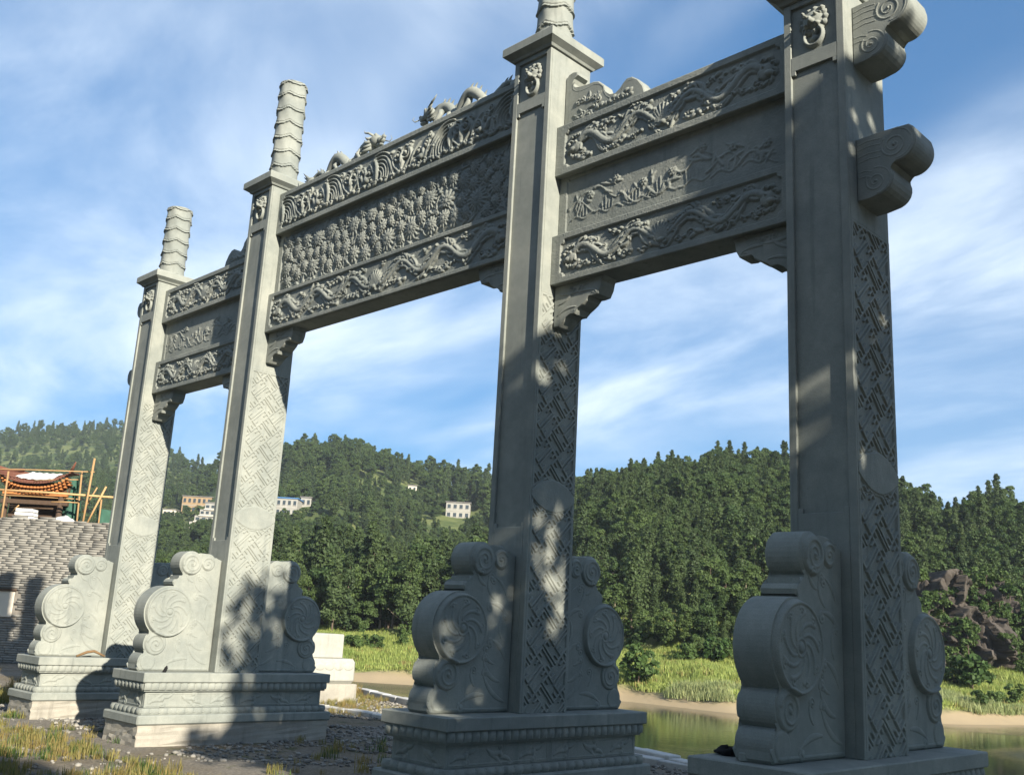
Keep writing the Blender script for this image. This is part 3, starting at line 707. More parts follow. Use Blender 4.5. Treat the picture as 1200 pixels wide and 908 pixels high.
# --- brackets under the beams
QP = [(0, 0), (0, -.56), (.10, -.56), (.17, -.50), (.21, -.44), (.27, -.41), (.36, -.43), (.40, -.36), (.50, -.33), (.56, -.29), (.585, -.22), (.66, -.245), (.75, -.235), (.80, -.14), (.79, -.06), (.84, 0)]
def bracket_carving(sgn):
    c = Carve(.84, .56, .008)
    for x, z, a, l, bd in ((.06, .45, -.3, .4, .5), (.08, .15, .6, .35, -.9), (.3, .5, -.1, .35, .4), (.1, .3, .2, .3, .8), (.45, .4, .2, .25, -.6)): c.tendril(x, z, a, l, .02, bd, .05, 1 if bd > 0 else -1, .02)
    # keep the carving inside the outline
    X, Z = np.meshgrid(c.x, c.z); px = [p[0] for p in QP[2:]]; pz = [p[1]+.56 for p in QP[2:]]
    c.h = np.where(Z > np.interp(X, px, pz)+.03, c.h, 0)-.003
    return c.mesh('scroll_carving', ST, lambda x, z, h: np.stack([sgn*x, .285-h, z-.56], 1), None, 0, keep=-.002, rough=.0004)
brk = {}
for s in (1, -1):
    o = prism('bracket', [(s*x, z) for x, z in (QP if s < 0 else QP[::-1])], 'y', .285, .555, ST, None, .012)
    f = bracket_carving(s); f.parent = o
    if s < 0: f.data.flip_normals()
    brk[s] = o
used = set()
for x, z, s in ((X3+.001, 5.383, 1), (PX[4]-A-.001, 5.383, -1), (X1+.001, 5.383, 1), (X2-A-.001, 5.383, -1), (X2+.001, 5.976, 1), (X3-A-.001, 5.976, -1)):
    o = brk[s] if s not in used else copy_tree(brk[s]); used.add(s); place(o, (x, 0, z-.002))
# --- rounded beam tails on the outer pillars
def tail_profile():
    P = [(0, .02), (.0, .72), (.30, .72), (.555, .72), (.60, .68)] + arc(.43, .545, .195, 18, -105, 13)
    P += arc(.22, .205, .165, 40, -75, 8) + [(.12, .03)]
    return P
def tail_carving(s):
    c = Carve(.62, .72, .0075)
    c.spiral(.40, .54, .13, 2.0, 1, 2.4, .014, .016); c.spiral(.20, .20, .10, 1.8, 1, 2.4, .013, .016)
    for z in (.66, .60, .52, .46): c.stroke([(.02, z-.02), (.14, z), (.26, z-.01)], .009, .014)
    for z in (.33, .27): c.stroke([(.02, z), (.10, z+.005), (.16, z-.02)], .009, .014)
    q = np.linspace(-1.6, 1.7, 24); c.stroke(np.stack([.42+.165*np.cos(q), .545+.16*np.sin(q)], 1), .010, .014); c.stroke(np.stack([.21+.14*np.cos(q), .205+.14*np.sin(q)], 1), .010, .014)
    c.h -= .003
    return c.mesh('scroll_carving', ST, lambda x, z, h: np.stack([s*x, YB-h, z], 1), None, 0, keep=-.002, rough=.0004)
for s, x in ((1, PX[4]-.001), (-1, X1-A+.001)):
    o = prism('beam_tail', [(s*a, b_) for a, b_ in (tail_profile() if s < 0 else tail_profile()[::-1])], 'y', YB, .66, ST, None, .014)
    f = tail_carving(s); f.parent = o
    if s < 0: f.data.flip_normals()
    place(o, (x, 0, 5.36)); place(copy_tree(o), (x, 0, 6.92))
# --- wave-shaped crests on the side beams, beside the inner pillars
CP = [(0, 0), (0, .80), (.05, .86), (.13, .875), (.21, .85), (.215, .80), (.15, .775), (.115, .72), (.12, .65), (.18, .60), (.28, .575), (.40, .575), (.50, .585), (.60, .555), (.665, .49), (.68, .41), (.72, .335), (.80, .265), (.90, .245), (.985, .29), (1.02, .37), (1.085, .415), (1.17, .405), (1.27, .33), (1.36, .2), (1.42, 0)]
def crest_carving(s):
    c = Carve(1.4, .7, .009); g = np.random.default_rng(5)
    for k in range(12):
        x, z = .12+g.random()*.5, .1+g.random()*.28; c.spiral(x, z, .045, 1.4, 1, k, .014, .03); c.leaf(x, z, g.uniform(0, 6), .12, .016, .6, .025)
    for k in range(9): c.dome(.6+k*.07, .16+.02*math.sin(k*2)+k*.008, .045, .03, h=.025, ang=.4); c.spiral(.62+k*.07, .16, .03, 1.2, 1, k, .011, .03)
    c.stroke([(p[0]+.02, p[1]-.05) for p in CP[3:-3] if p[0] > .1], .010, .012)
    X, Z = np.meshgrid(c.x, c.z); c.h = c.h-.003
    return c.mesh('scroll_carving', ST, lambda x, z, h: np.stack([s*x, .325-h, z], 1), None, 0, keep=-.002, rough=.0004)
for s, x in ((1, X3+.001), (-1, X2-A-.001)):
    o = prism('crest_ornament', [(s*a, b_) for a, b_ in (CP if s < 0 else CP[::-1])], 'y', .325, .56, ST, None, .014)
    f = crest_carving(s); f.parent = o
    if s < 0: f.data.flip_normals()
    place(o, (x, 0, 7.662))
# --- two dragons on the middle beam facing each other
def dragon(s):
    d = empty('dragon_finial'); q = np.linspace(0, 1, 60); L0 = 1.75
    x = .18 + q*L0; z = np.abs(np.sin(q*math.pi*2.55+.55))**1.15*(.31*(1-.35*q))+.03; y = .05*np.sin(q*9)
    r = .066*np.sin(math.pi*np.clip(q*.8+.2, 0, 1))**.7+.015; mk = lambda x_, y_, z_: np.stack([s*np.asarray(x_, float), np.asarray(y_, float), np.asarray(z_, float)], -1)
    V, F = sweep(mk(x, y, z), r, 10); mobj('body', V, F, ST, d, True)
    parts = []
    for k in range(3, 55, 3):                                        # spines along the back
        parts.append(sweep(mk([x[k], x[k]+.03, x[k]+.06], [y[k]]*3, [z[k]+r[k]*.7, z[k]+r[k]+.03, z[k]+r[k]+.055]), [.022, .014, .003], 5))
    V, F = join(parts); mobj('spines', V, F, ST, d)
    hp = [blob((s*.10, 0, .30), (.13, .09, .09), 1), blob((s*-.03, 0, .27), (.10, .06, .05), 2), blob((s*-.02, 0, .20), (.08, .05, .025), 3), blob((s*.05, .05, .36), (.03, .025, .03), 4), blob((s*.05, -.05, .36), (.03, .025, .03), 5), blob((s*-.11, 0, .31), (.035, .04, .03), 6)]
    for sy in (-1, 1):
        hp.append(sweep(mk([.12, .22, .30, .33], [sy*.05, sy*.07, sy*.09, sy*.08], [.37, .43, .45, .50]), [.022, .018, .012, .004], 6))
        for k in range(4): hp.append(sweep(mk([.14, .22+.02*k, .27+.03*k], [sy*.06, sy*.1, sy*.1], [.33-.05*k, .33-.06*k, .37-.07*k]), [.025, .018, .004], 6))
        hp.append(sweep(mk([-.10, -.17, -.22, -.2], [sy*.04, sy*.07, sy*.08, sy*.06], [.26, .24, .28, .33]), [.010, .009, .007, .003], 5))
    V, F = join(hp); mobj('head', V, F, ST, d, True)
    for lx, lz, ax in ((.42, .22, .30), (.62, .12, .70), (1.05, .2, .95), (1.3, .1, 1.36)):
        V, F = sweep(mk([lx, lx+.04, (lx+ax)/2, ax], [-.04, -.09, -.10, -.09], [lz, lz*.7, .06, .03]), [.05, .04, .03, .025], 7)
        cl_ = [(V, F)]+[sweep(mk([ax, ax-.05, ax-.085], [-.09, -.09+c_*.03, -.09+c_*.045], [.035, .05, .005]), [.016, .013, .003], 5) for c_ in (-1, 0, 1)]
        V, F = join(cl_); mobj('leg', V, F, ST, d, True)
    cl_ = [sweep(mk([L0+.12, L0+.24, L0+.36+.03*k], [0, 0, 0], [z[-1], .10+.03*k, .12+.075*k]), [.02, .035, .004], 6) for k in range(4)]
    V, F = join(cl_); mobj('tail_fin', V, F, ST, d, True)
    V, F = join([blob((s*(.3+k*.19), -.02, .02), (.13, .09, .05), k) for k in range(8)]); mobj('cloud_base', V, F, ST, d, True)
    return d
for s_, x_ in ((1, -7.48), (-1, -8.70)):
    d_ = dragon(s_); d_.scale = (1.06, 1.1, 1.2); place(d_, (x_, .42, 8.69))

# ------------------------------------------------------------------ vegetation
def leaf_cards(P, size, g, out=None, up=.5, asp=1.6):
    n = len(P); Nn = g.normal(0, 1, (n, 3)); 
    if out is not None: Nn = Nn*.75+out
    Nn[:, 2] += up; Nn /= np.linalg.norm(Nn, axis=1)[:, None]
    a = np.cross(Nn, g.normal(0, 1, (n, 3))); a /= np.linalg.norm(a, axis=1)[:, None]+1e-9; b_ = np.cross(Nn, a)
    s = size*g.uniform(.65, 1.35, (n, 1)); a = a*s*asp/2; b_ = b_*s/2
    V = np.stack([P-a, P-b_*.9+a*.1, P+a, P+b_*.9+a*.1], 1).reshape(-1, 3)
    return V, np.arange(4*n).reshape(n, 4)
def conifer_crown(h, R, n, size, seed, z0=.12, lean=0.):
    g = np.random.default_rng(seed); k = 62; zc_ = z0+(1-z0)*g.random(k)**.85; an = g.uniform(0, 6.28, k)
    rad = R*np.clip((1-zc_)/(1-z0), 0, 1)**.75*g.uniform(.65, 1.15, k)+.12
    rad *= np.where(zc_ < z0+.12, .75, 1)
    j = g.integers(0, k, n); q = g.random(n)**.6; w = .16+.16*R
    P = np.stack([np.cos(an[j])*rad[j]*q, np.sin(an[j])*rad[j]*q, zc_[j]*h - q*rad[j]*.30], 1) + g.normal(0, 1, (n, 3))*np.array([w, w, w*.75])*(.5+.5*q[:, None])*np.clip(rad[j]/R+.25, .25, 1)[:, None]
    tip = np.stack([g.normal(0, .10, 40), g.normal(0, .10, 40), h*(1-g.random(40)*.10)], 1); P = np.concatenate([P, tip])
    o = P*np.array([1, 1, 0]); o /= np.linalg.norm(o, axis=1)[:, None]+.3
    return leaf_cards(P, size, g, o, .6)
def broad_crown(h, R, n, size, seed, z0=.22, nb=34, hole=.55):
    g = np.random.default_rng(seed); d = g.normal(0, 1, (nb, 3)); d /= np.linalg.norm(d, axis=1)[:, None]
    rr = g.uniform(hole, 1, nb)**.6; cz = h*(1+z0)/2; hz = h*(1-z0)/2
    Cc = np.stack([d[:, 0]*R*.78*rr, d[:, 1]*R*.78*rr, cz+d[:, 2]*hz*.82*rr], 1); Cr = g.uniform(.22, .38, nb)*R
    j = g.integers(0, nb, n); q = g.normal(0, 1, (n, 3)); q /= np.linalg.norm(q, axis=1)[:, None]; q[:, 2] = np.where(q[:, 2] < -.4, -q[:, 2], q[:, 2])
    P = Cc[j] + q*Cr[j][:, None]*g.uniform(.55, 1.05, (n, 1))*np.array([1, 1, .8])
    return leaf_cards(P, size, g, q, .45, 1.5)
def trunk_mesh(h, r, seed, limbs=5, lo=.3, spread=.3):
    g = np.random.default_rng(seed); z = np.linspace(-.6, h, 9); wob = np.cumsum(g.normal(0, .02*h/9, (9, 2)), 0)
    parts = [sweep(np.stack([wob[:, 0], wob[:, 1], z], 1), r*(1-.85*np.linspace(0, 1, 9))+.01, 7)]
    for k in range(limbs):
        zz = h*(lo+(.9-lo)*k/max(1, limbs)); a = g.uniform(0, 6.28); l = h*spread*(1-.5*k/limbs); q = np.linspace(0, 1, 5); i0 = np.interp(zz, z, np.arange(9)); b0 = wob[int(i0)]
        parts.append(sweep(np.stack([b0[0]+np.cos(a)*l*q, b0[1]+np.sin(a)*l*q, zz+l*.65*q**1.3], 1), r*.38*(1-.8*q)+.008, 5))
    return join(parts)
PROTO = []                                                          # (kind, trunk mesh, crown mesh)
for k in range(4):
    h = (12.5, 11.5, 13.5, 10.5)[k]; V, F = conifer_crown(h, (2.0, 1.7, 2.3, 1.6)[k], (3600, 3200, 3900, 2900)[k], .32, 30+k)
    tv, tf = trunk_mesh(h*.93, .17, 40+k, 5, .3, .12)
    PROTO.append(('conifer', mesh_data('trunk', tv, tf, M['bark'], True), mesh_data('crown', V, F, M['conifer'])))
for k in range(4):
    h = (10.5, 9.0, 12.0, 7.5)[k]; V, F = broad_crown(h, (3.3, 2.9, 2.7, 2.9)[k], 4600, .30, 50+k, (.16, .12, .2, .1)[k])
    tv, tf = trunk_mesh(h*.8, .2, 60+k, 6, .25, .28)
    PROTO.append(('broadleaf', mesh_data('trunk', tv, tf, M['bark' if k != 2 else 'palebark'], True), mesh_data('crown', V, F, M['broad'])))
# where trees stand on the far side
g = np.random.default_rng(11); pts = []
F_ = 104.
while F_ < 960:
    s = max(2.7, F_*.0115); Rr = np.arange(-.74*F_, .74*F_, s); n = len(Rr)
    pts.append(np.stack([F_+g.uniform(-.5, .5, n)*s, Rr+g.uniform(-.5, .5, n)*s, np.full(n, s)], 1)); F_ += s
T = np.concatenate(pts); Z, s_, u_, t_ = terrain(T[:, 0], T[:, 1])
W3 = C0[None, :]+T[:, :1]*FH+T[:, 1:2]*RH; W3[:, 2] = Z
def proj(P):
    q = P-C0; d = q@FW; return 600+CAM['f']*(q@RT)/d, 454-CAM['f']*(q@UP)/d
PXs, PYs = proj(W3)
th_ = T[:, 1]/T[:, 0]; right = PXs > 620
dens = vnoise(W3[:, 0], W3[:, 1], 38, 31)+.6*vnoise(W3[:, 0], W3[:, 1], 13, 32)
edge = vnoise(W3[:, 0], W3[:, 1], 11, 33)*9
keep = (u_ > np.where(right, 21, 19)+edge) & (t_ < 1.09)
keep &= right | (T[:, 0] < 165) | (t_ > .86) | (dens > np.where(T[:, 0] > 480, -.45, -.2))
RKF = at(1155, 720, 117.); rk = (W3-RKF)@RH; rf = (W3-RKF)@FH
keep &= ~((np.abs(rk) < 7.5) & (rf > -14) & (rf < 6))               # the bare cliff
# houses on the far slope stand where the pixel ray meets the hillside
def hit(u, v):
    q = ray(u, v); q = q/(q@FH)
    for D in np.arange(130, 900, 2.):
        p = C0+q*D
        if terrain(D, q@RH*D)[0] >= p[2]: return D, p
    return 500., C0+q*500
HOUSES = []
def clear_for(D, p, w):
    global keep
    dF = T[:, 0]-D; dR = np.abs(T[:, 1]-(p-C0)@RH); keep &= ~((dR < w/2+1) & (dF > -10) & (dF < 10))
spec = [(215, 254, 585, 622), (212, 246, 579, 598), (322, 347, 581, 601), (522, 550, 586, 604), (190, 205, 594, 602), (352, 364, 580, 590), (478, 488, 566, 573)]
for u0, u1, v0, v1 in spec:
    D, p = hit((u0+u1)/2, v1+3); HOUSES.append((D, p, (u1-u0)*D/1165., (v1-v0)*D/1165.)); clear_for(D, p, (u1-u0)*D/1165.)
T = T[keep]; W3 = W3[keep]; PXs = PXs[keep]; PYs = PYs[keep]; u_ = u_[keep]; t_ = t_[keep]; right = right[keep]
n = len(T); mixn = vnoise(W3[:, 0], W3[:, 1], 30, 41)
isb = g.random(n) < np.where(right, .58+.3*(mixn > .08)+.1*(u_ < 30), np.where(T[:, 0] < 165, .55, .68+.2*(mixn > 0)))
pk = np.where(isb, 4+g.integers(0, 4, n), g.integers(0, 4, n)); sc = g.uniform(.38, .78, n)*np.where(right & (u_ > 30), 1.0, .95)
sc = np.where((~right) & (T[:, 0] < 165), np.where(PXs < 300, .72, 1)*g.uniform(.72, 1.16, n), sc); sc = np.where(u_ < 26, sc*.75, sc)
far_open = (~right) & (T[:, 0] > 165) & (t_ < .8); sc = np.where(far_open, sc*g.uniform(.5, 1.05, n), sc)
sc = np.where(T[:, 0] > 330, sc*1.5, sc); rz = g.uniform(0, 6.28, n)
infr = (PXs > -25) & (PXs < 1225) & (PYs < 790); order = np.argsort(np.where(infr, T[:, 0]/sc, 1e9)); ind = order[:300]
PH = np.array([12.5, 11.5, 13.5, 10.5, 10.5, 9., 12., 7.5])[pk]
for (u0, u1, v0, v1), (D, p, w, h) in zip(spec, HOUSES):
    inr = (PXs > u0-9) & (PXs < u1+9) & (T[:, 0] < D-1); lim = (PYs-(v1-.38*(v1-v0)))*T[:, 0]/1165./PH
    sc = np.where(inr, np.clip(np.minimum(sc, lim), .12, None), sc)
lab = {('conifer', True): ('narrow dark conifer among the dense wood on the steep hill across the river', 'conifers of the hillside wood'),
       ('broadleaf', True): ('rounded leafy tree among the dense wood on the steep hill across the river', 'leafy trees of the hillside wood'),
       ('conifer', False): ('tall narrow conifer in the belt of trees behind the far meadow', 'conifers of the tree belt'),
       ('broadleaf', False): ('rounded leafy tree in the belt of trees behind the far meadow', 'leafy trees of the tree belt')}
TREE0 = {}
def tree_thing(kind, tm, cm, loc, s, rz_, label, group, name):
    r = empty(name, loc, rz_); r.scale = (s, s, s); tag(r, label, 'tree', group)
    a = link(bpy.data.objects.new('trunk', tm), r); c = link(bpy.data.objects.new('crown', cm), r); return r, c
for i in ind:
    kd, tm, cm = PROTO[pk[i]]; lb, gp = lab[(kd, bool(right[i]))]
    r, c = tree_thing(kd, tm, cm, W3[i], float(sc[i]), float(rz[i]), lb, gp, 'conifer_tree' if kd == 'conifer' else 'leafy_tree'); TREE0.setdefault(int(pk[i]), c)
rest = np.setdiff1d(np.arange(n), ind)
def scatter(name, P, S, RZ, K, objs, label, cat=None):
    """one object of uncountable stuff: its mesh holds the points and, apart from them, each source shape once"""
    P = np.asarray(P, np.float32); n = len(P); V = [P]; role = [np.zeros(n, np.int32)]; LV = []; LT = []; MI = []; mats = []; o_ = n
    for k, me in objs.items():
        nv_ = len(me.vertices); co = np.empty(nv_*3, np.float32); me.vertices.foreach_get('co', co); V.append(co.reshape(-1, 3)); role.append(np.full(nv_, k+1, np.int32))
        lv = np.empty(len(me.loops), np.int32); me.loops.foreach_get('vertex_index', lv); LV.append(lv+o_)
        lt = np.empty(len(me.polygons), np.int32); me.polygons.foreach_get('loop_total', lt); LT.append(lt); o_ += nv_
        if me.materials[0] not in mats: mats.append(me.materials[0])
        MI.append(np.full(len(lt), mats.index(me.materials[0]), np.int32))
    V = np.concatenate(V); role = np.concatenate(role); LV = np.concatenate(LV); LT = np.concatenate(LT); pad = len(V)-n
    me = bpy.data.meshes.new(name); me.vertices.add(len(V)); me.vertices.foreach_set('co', V.ravel()); me.loops.add(len(LV)); me.loops.foreach_set('vertex_index', LV)
    me.polygons.add(len(LT)); me.polygons.foreach_set('loop_start', np.concatenate([[0], np.cumsum(LT)[:-1]]).astype(np.int32)); me.polygons.foreach_set('material_index', np.concatenate(MI))
    for m_ in mats: me.materials.append(m_)
    me.update(calc_edges=True); z0_ = np.zeros(pad)
    for nm, arr, ty in (('sc', np.concatenate([S, z0_]), 'FLOAT'), ('rz', np.concatenate([RZ, z0_]), 'FLOAT'), ('kk', np.concatenate([K, z0_-1]), 'INT'), ('role', role, 'INT')):
        a = me.attributes.new(nm, ty, 'POINT'); a.data.foreach_set('value', np.asarray(arr, np.int32 if ty == 'INT' else np.float32))
    o = bpy.data.objects.new(name, me); link(o); tag(o, label, cat, None, 'stuff')
    ng = bpy.data.node_groups.new(name, 'GeometryNodeTree'); ng.interface.new_socket('Geometry', in_out='INPUT', socket_type='NodeSocketGeometry'); ng.interface.new_socket('Geometry', in_out='OUTPUT', socket_type='NodeSocketGeometry')
    nd = ng.nodes; lk = ng.links; gi = nd.new('NodeGroupInput'); go = nd.new('NodeGroupOutput'); jn = nd.new('GeometryNodeJoinGeometry')
    def attr(nm, ty):
        a = nd.new('GeometryNodeInputNamedAttribute'); a.data_type = ty; a.inputs['Name'].default_value = nm; return a.outputs[0]
    def equal(x, v):
        c_ = nd.new('FunctionNodeCompare'); c_.data_type = 'INT'; c_.operation = 'EQUAL'; lk.new(x, c_.inputs[2]); c_.inputs[3].default_value = v; return c_.outputs[0]
    def only(v):
        sg = nd.new('GeometryNodeSeparateGeometry'); sg.domain = 'POINT'; lk.new(gi.outputs[0], sg.inputs[0]); lk.new(equal(r_o, v), sg.inputs['Selection']); return sg.outputs[0]
    s_a, r_a, k_a, r_o = attr('sc', 'FLOAT'), attr('rz', 'FLOAT'), attr('kk', 'INT'), attr('role', 'INT')
    cx = nd.new('ShaderNodeCombineXYZ'); lk.new(r_a, cx.inputs[2]); base_ = only(0)
    for k in objs:
        ip = nd.new('GeometryNodeInstanceOnPoints'); lk.new(base_, ip.inputs['Points']); lk.new(equal(k_a, k), ip.inputs['Selection']); lk.new(only(k+1), ip.inputs['Instance'])
        lk.new(cx.outputs[0], ip.inputs['Rotation']); lk.new(s_a, ip.inputs['Scale']); lk.new(ip.outputs[0], jn.inputs[0])
    lk.new(jn.outputs[0], go.inputs[0]); md = o.modifiers.new('scatter', 'NODES'); md.node_group = ng; return o
FOB = {k: PROTO[k][2] for k in range(8)}
scatter('distant_wood', W3[rest], sc[rest], rz[rest], pk[rest], FOB, 'dense mixed wood covering the hills beyond the river')

# shrubs on the far bank
SHR = []
for k in range(3):
    V, F = broad_crown((2.4, 1.8, 3.0)[k], (1.5, 1.5, 1.4)[k], 750, .26, 70+k, -.05, 16, .2); tv, tf = trunk_mesh((1.5, 1.1, 2.)[k], .06, 75+k, 5, .1, .4)
    SHR.append((mesh_data('stems', tv, tf, M['bark']), mesh_data('foliage', V, F, M['shrub'])))
def shrub(loc, k, s, rz_, label, group):
    r = empty('shrub', loc, rz_); r.scale = (s, s, s); tag(r, label, 'shrub', group)
    link(bpy.data.objects.new('stems', SHR[k][0]), r); link(bpy.data.objects.new('foliage', SHR[k][1]), r)
def on_bank(px, py):
    q = ray(px, py); q = q/(q@FH)
    for D in np.arange(86, 150, .4):
        p = C0+q*D
        if terrain(D, q@RH*D)[0] >= p[2]: return p
    return C0+q*125
for j, (px, py, s) in enumerate(((1140, 812, 1.7), (1118, 806, 1.2), (748, 806, 1.5), (838, 780, 1.3), (818, 760, 1.4), (700, 760, 1.3), (905, 775, 1.2), (1165, 826, .8), (1190, 828, .8), (1148, 829, .7))):
    shrub(on_bank(px, py), j % 3, s, j*1.3, 'dark green shrub on the grassy far bank close to the water' if py > 800 else 'bushy shrub in the tall grass of the far meadow', 'shrubs by the water' if py > 800 else 'shrubs of the far meadow')
for j in range(60):
    px = g.uniform(380, 1260); py = 738+30*g.random()+(px-400)*.03; shrub(on_bank(px, py), j % 3, g.uniform(.4, 1.0), g.uniform(0, 6), 'bushy shrub in the tall grass of the far meadow', 'shrubs of the far meadow')

# grass on the far bank
def tuft(n, h, w, seed, spread, bend=.5):
    g = np.random.default_rng(seed); V = []; F = []
    for i in range(n):
        a = g.uniform(0, 6.28); b0 = g.normal(0, spread, 2); hh = h*g.uniform(.6, 1.2); d = np.array([math.cos(a), math.sin(a)]); p = np.array([-d[1], d[0]])*w/2; l = hh*bend*g.uniform(.2, 1)
        o = len(V); q1 = b0+d*l*.35; q2 = b0+d*l
        V += [(*(b0-p), 0), (*(b0+p), 0), (*(q1+p*.8), hh*.6), (*(q1-p*.8), hh*.6), (*q2, hh)]; F += [(o, o+1, o+2, o+3), (o+3, o+2, o+4)]
    return V, F
def tuft_ob(mat, *a): V, F = tuft(*a); return mesh_data('tuft', V, F, mat)
TB = {0: tuft_ob(M['grass'], 34, .55, .055, 1, .35), 1: tuft_ob(M['reed'], 44, .62, .05, 2, .38, .8), 2: tuft_ob(M['grass'], 30, .35, .06, 3, .4, .8), 3: tuft_ob(M['drygrass'], 20, .5, .08, 4, .35)}
n = 42000; Fr = g.uniform(88, 138, n); Rr = g.uniform(-75, 95, n); Z, s_, u_, t_ = terrain(Fr, Rr); P = C0[None]+Fr[:, None]*FH+Rr[:, None]*RH; P[:, 2] = Z
pn_ = vnoise(P[:, 0], P[:, 1], 7, 51)+.5*vnoise(P[:, 0], P[:, 1], 2.5, 52); k = u_+pn_*2.5 > 3.0; kk = np.where(pn_ > .2, 1, np.where(u_ < 7, 2, 0)); kk = np.where(g.random(n) < .07, 3, kk)
k &= u_ < 34
scatter('bank_grass', P[k], g.uniform(.6, 1.3, n)[k], g.uniform(0, 6.28, n)[k], kk[k], TB, 'tall green and pale grass covering the far river bank')

# ------------------------------------------------------------------ cliff on the right
cg = np.random.default_rng(12); nu, nv = 120, 90; V = []
for j in range(nv):
    for i in range(nu):
        a = -1+2*i/(nu-1); q = j/(nv-1); V.append((a*7.5, 1.6*a*a+q*6.5, -2.5+q*14.5*(1-.22*a*a)))
V = np.array(V); Q = np.stack([V[:, 0], V[:, 2]*.75], 1); dep = np.zeros(len(V))
for ns_, am in ((26, 1.5), (110, .75), (420, .32)):                  # broken blocks of three sizes
    sd = np.stack([cg.uniform(-8, 8, ns_), cg.uniform(-2, 10, ns_)], 1); dd_ = ((Q[:, None, :]-sd[None])**2).sum(2); nn_ = dd_.argmin(1)
    dep += cg.normal(0, am, ns_)[nn_] + ((Q-sd[nn_])*cg.normal(0, am*.45, (ns_, 2))[nn_]).sum(1)
V[:, 1] -= dep+.4; W = np.array([RKF + RH*v[0] + FH*v[1] for v in V]); W[:, 2] = -1.0+V[:, 2]
idx = np.arange(nu*nv).reshape(nv, nu); F4 = np.stack([idx[:-1, :-1], idx[:-1, 1:], idx[1:, 1:], idx[1:, :-1]], -1).reshape(-1, 4)
tag(mobj('rock_cliff', W, F4, M['rock']), 'reddish brown bare rock face showing between bushes across the river', kind='structure')
for j in range(150):
    a = cg.uniform(-1, 1); q = cg.random(); i = int((a+1)/2*(nu-1)); jj = int(q*(nv-1)); p = W[jj*nu+i]
    core_ = abs(a-.25+.5*(q-.5)) < .38 and .06 < q < .75
    if core_ and cg.random() < .55: continue
    shrub(p+np.array([0, 0, -.6]), j % 3, cg.uniform(.45, 1.15)*(.7 if core_ else 1), cg.uniform(0, 6), 'shrub clinging to the bare rock face across the river', 'shrubs on the rock face')

# ------------------------------------------------------------------ houses on the far slope
def house(i, wall, floors, cols, name, label, roof='roofgrey', stepped=False, depth=9.):
    D, p, w, h = HOUSES[i]; ang = math.atan2(RH[1], RH[0]); base = np.array(p); base[2] -= .5
    r = empty(name, base, ang); tag(r, label, 'building'); h += .5
    box('wall', -w/2, w/2, 0, depth, -6, h, M[wall], r, 0)
    rf = box('roof', -w/2-.35, w/2+.35, -.35, depth+.35, h+.002, h+.35, M[roof], r, 0)
    fh = h/floors
    if stepped:
        rf.scale = (.55, 1, 1); rf.location = (w*.2, 0, 0)
    for f in range(floors):
        for c in range(cols):
            x = -w/2+w*(c+.5)/cols; ww = w/cols*.52; z0 = f*fh+fh*.32
            wd = box('window', x-ww/2, x+ww/2, -.06, .02, z0, z0+fh*.45, M['window'], r, 0)
            box('sill', x-ww/2-.1, x+ww/2+.1, -.2, -.062, z0-.18, z0-.02, M[wall], wd, 0)
        if f: box('floor_band', -w/2-.08, w/2+.08, -.12, 0, f*fh-.12, f*fh+.1, M['white'], r, 0)
    return r, w, h
# terraced white block: falls by steps towards one end
D, p, w, h = HOUSES[0]; base = np.array(p); base[2] -= .5; r = empty('stepped_building', base, math.atan2(RH[1], RH[0])); tag(r, 'white stepped apartment block on the wooded slope below the ochre building', 'building')
for k in range(5):
    x0 = -w/2+w*.13*k; z0 = h*.2*k; wl = box('storey', x0, w/2, .3*k, 10, z0-(6 if k == 0 else 0)+.002, z0+h*.2, M['white'], r, 0)
    nn = 5-k//2
    for c in range(nn):
        x = x0+(w/2-x0)*(c+.5)/nn; ww = (w/2-x0)/nn*.6; box('window', x-ww/2, x+ww/2, .3*k-.05, .3*k+.02, z0+h*.06, z0+h*.145, M['window'], wl, 0)
    box('balcony', x0-.15, w/2+.1, .3*k-.9, .3*k-.02, z0-.15, z0+.25, M['plaster'], wl, 0)
box('roof', -w/2+w*.5, w/2+.4, 1.1, 10.4, h+.004, h+.6, M['roofgrey'], r, 0)
house(1, 'ochre', 2, 6, 'ochre_building', 'ochre orange building on the wooded slope above the white stepped block')
house(2, 'white', 2, 4, 'white_building', 'white building with a blue tin roof shed beside the fret-carved pillar', 'bluetin')
house(3, 'white', 2, 4, 'hillside_house', 'small white two storey house standing alone on the wooded slope')
house(4, 'plaster', 1, 3, 'low_house', 'low cream house with a flat grey roof near the ochre building')
house(5, 'white', 1, 2, 'roadside_hut', 'tiny white hut half hidden in trees on the far slope')
house(6, 'plaster', 1, 2, 'slope_hut', 'tiny cream hut high on the open far slope')

# ------------------------------------------------------------------ brick wall, temple under construction
WF = 36.; wl = at(-60, 605, WF); wr = at(160, 614, WF); WO = fr(WF, (at(0, 600, WF)-C0)@RH, -1.25); ang = math.atan2(RH[1], RH[0])
wall = empty('brick_wall', WO, ang); tag(wall, 'tall old grey brick wall with a bricked up pale window behind the gateway', 'wall')
WX0, WX1, WH = -6.5, 5.2, 5.18
bm = bmesh.new(); add_box(bm, WX0, WX1, .03, .6, -.3, WH-.05); core = bm_obj('wall_core', bm, M['mortar'], wall)
g = np.random.default_rng(21); V = []; Fq = []; cols = []; ch = .082; row = 0; z = 0.
cubeF = np.array([(0, 1, 5, 4), (1, 2, 6, 5), (2, 3, 7, 6), (3, 0, 4, 7), (4, 5, 6, 7), (3, 2, 1, 0)])
WINX0, WINX1, WINZ0, WINZ1 = -.6, 1.02, 1.70, 2.66
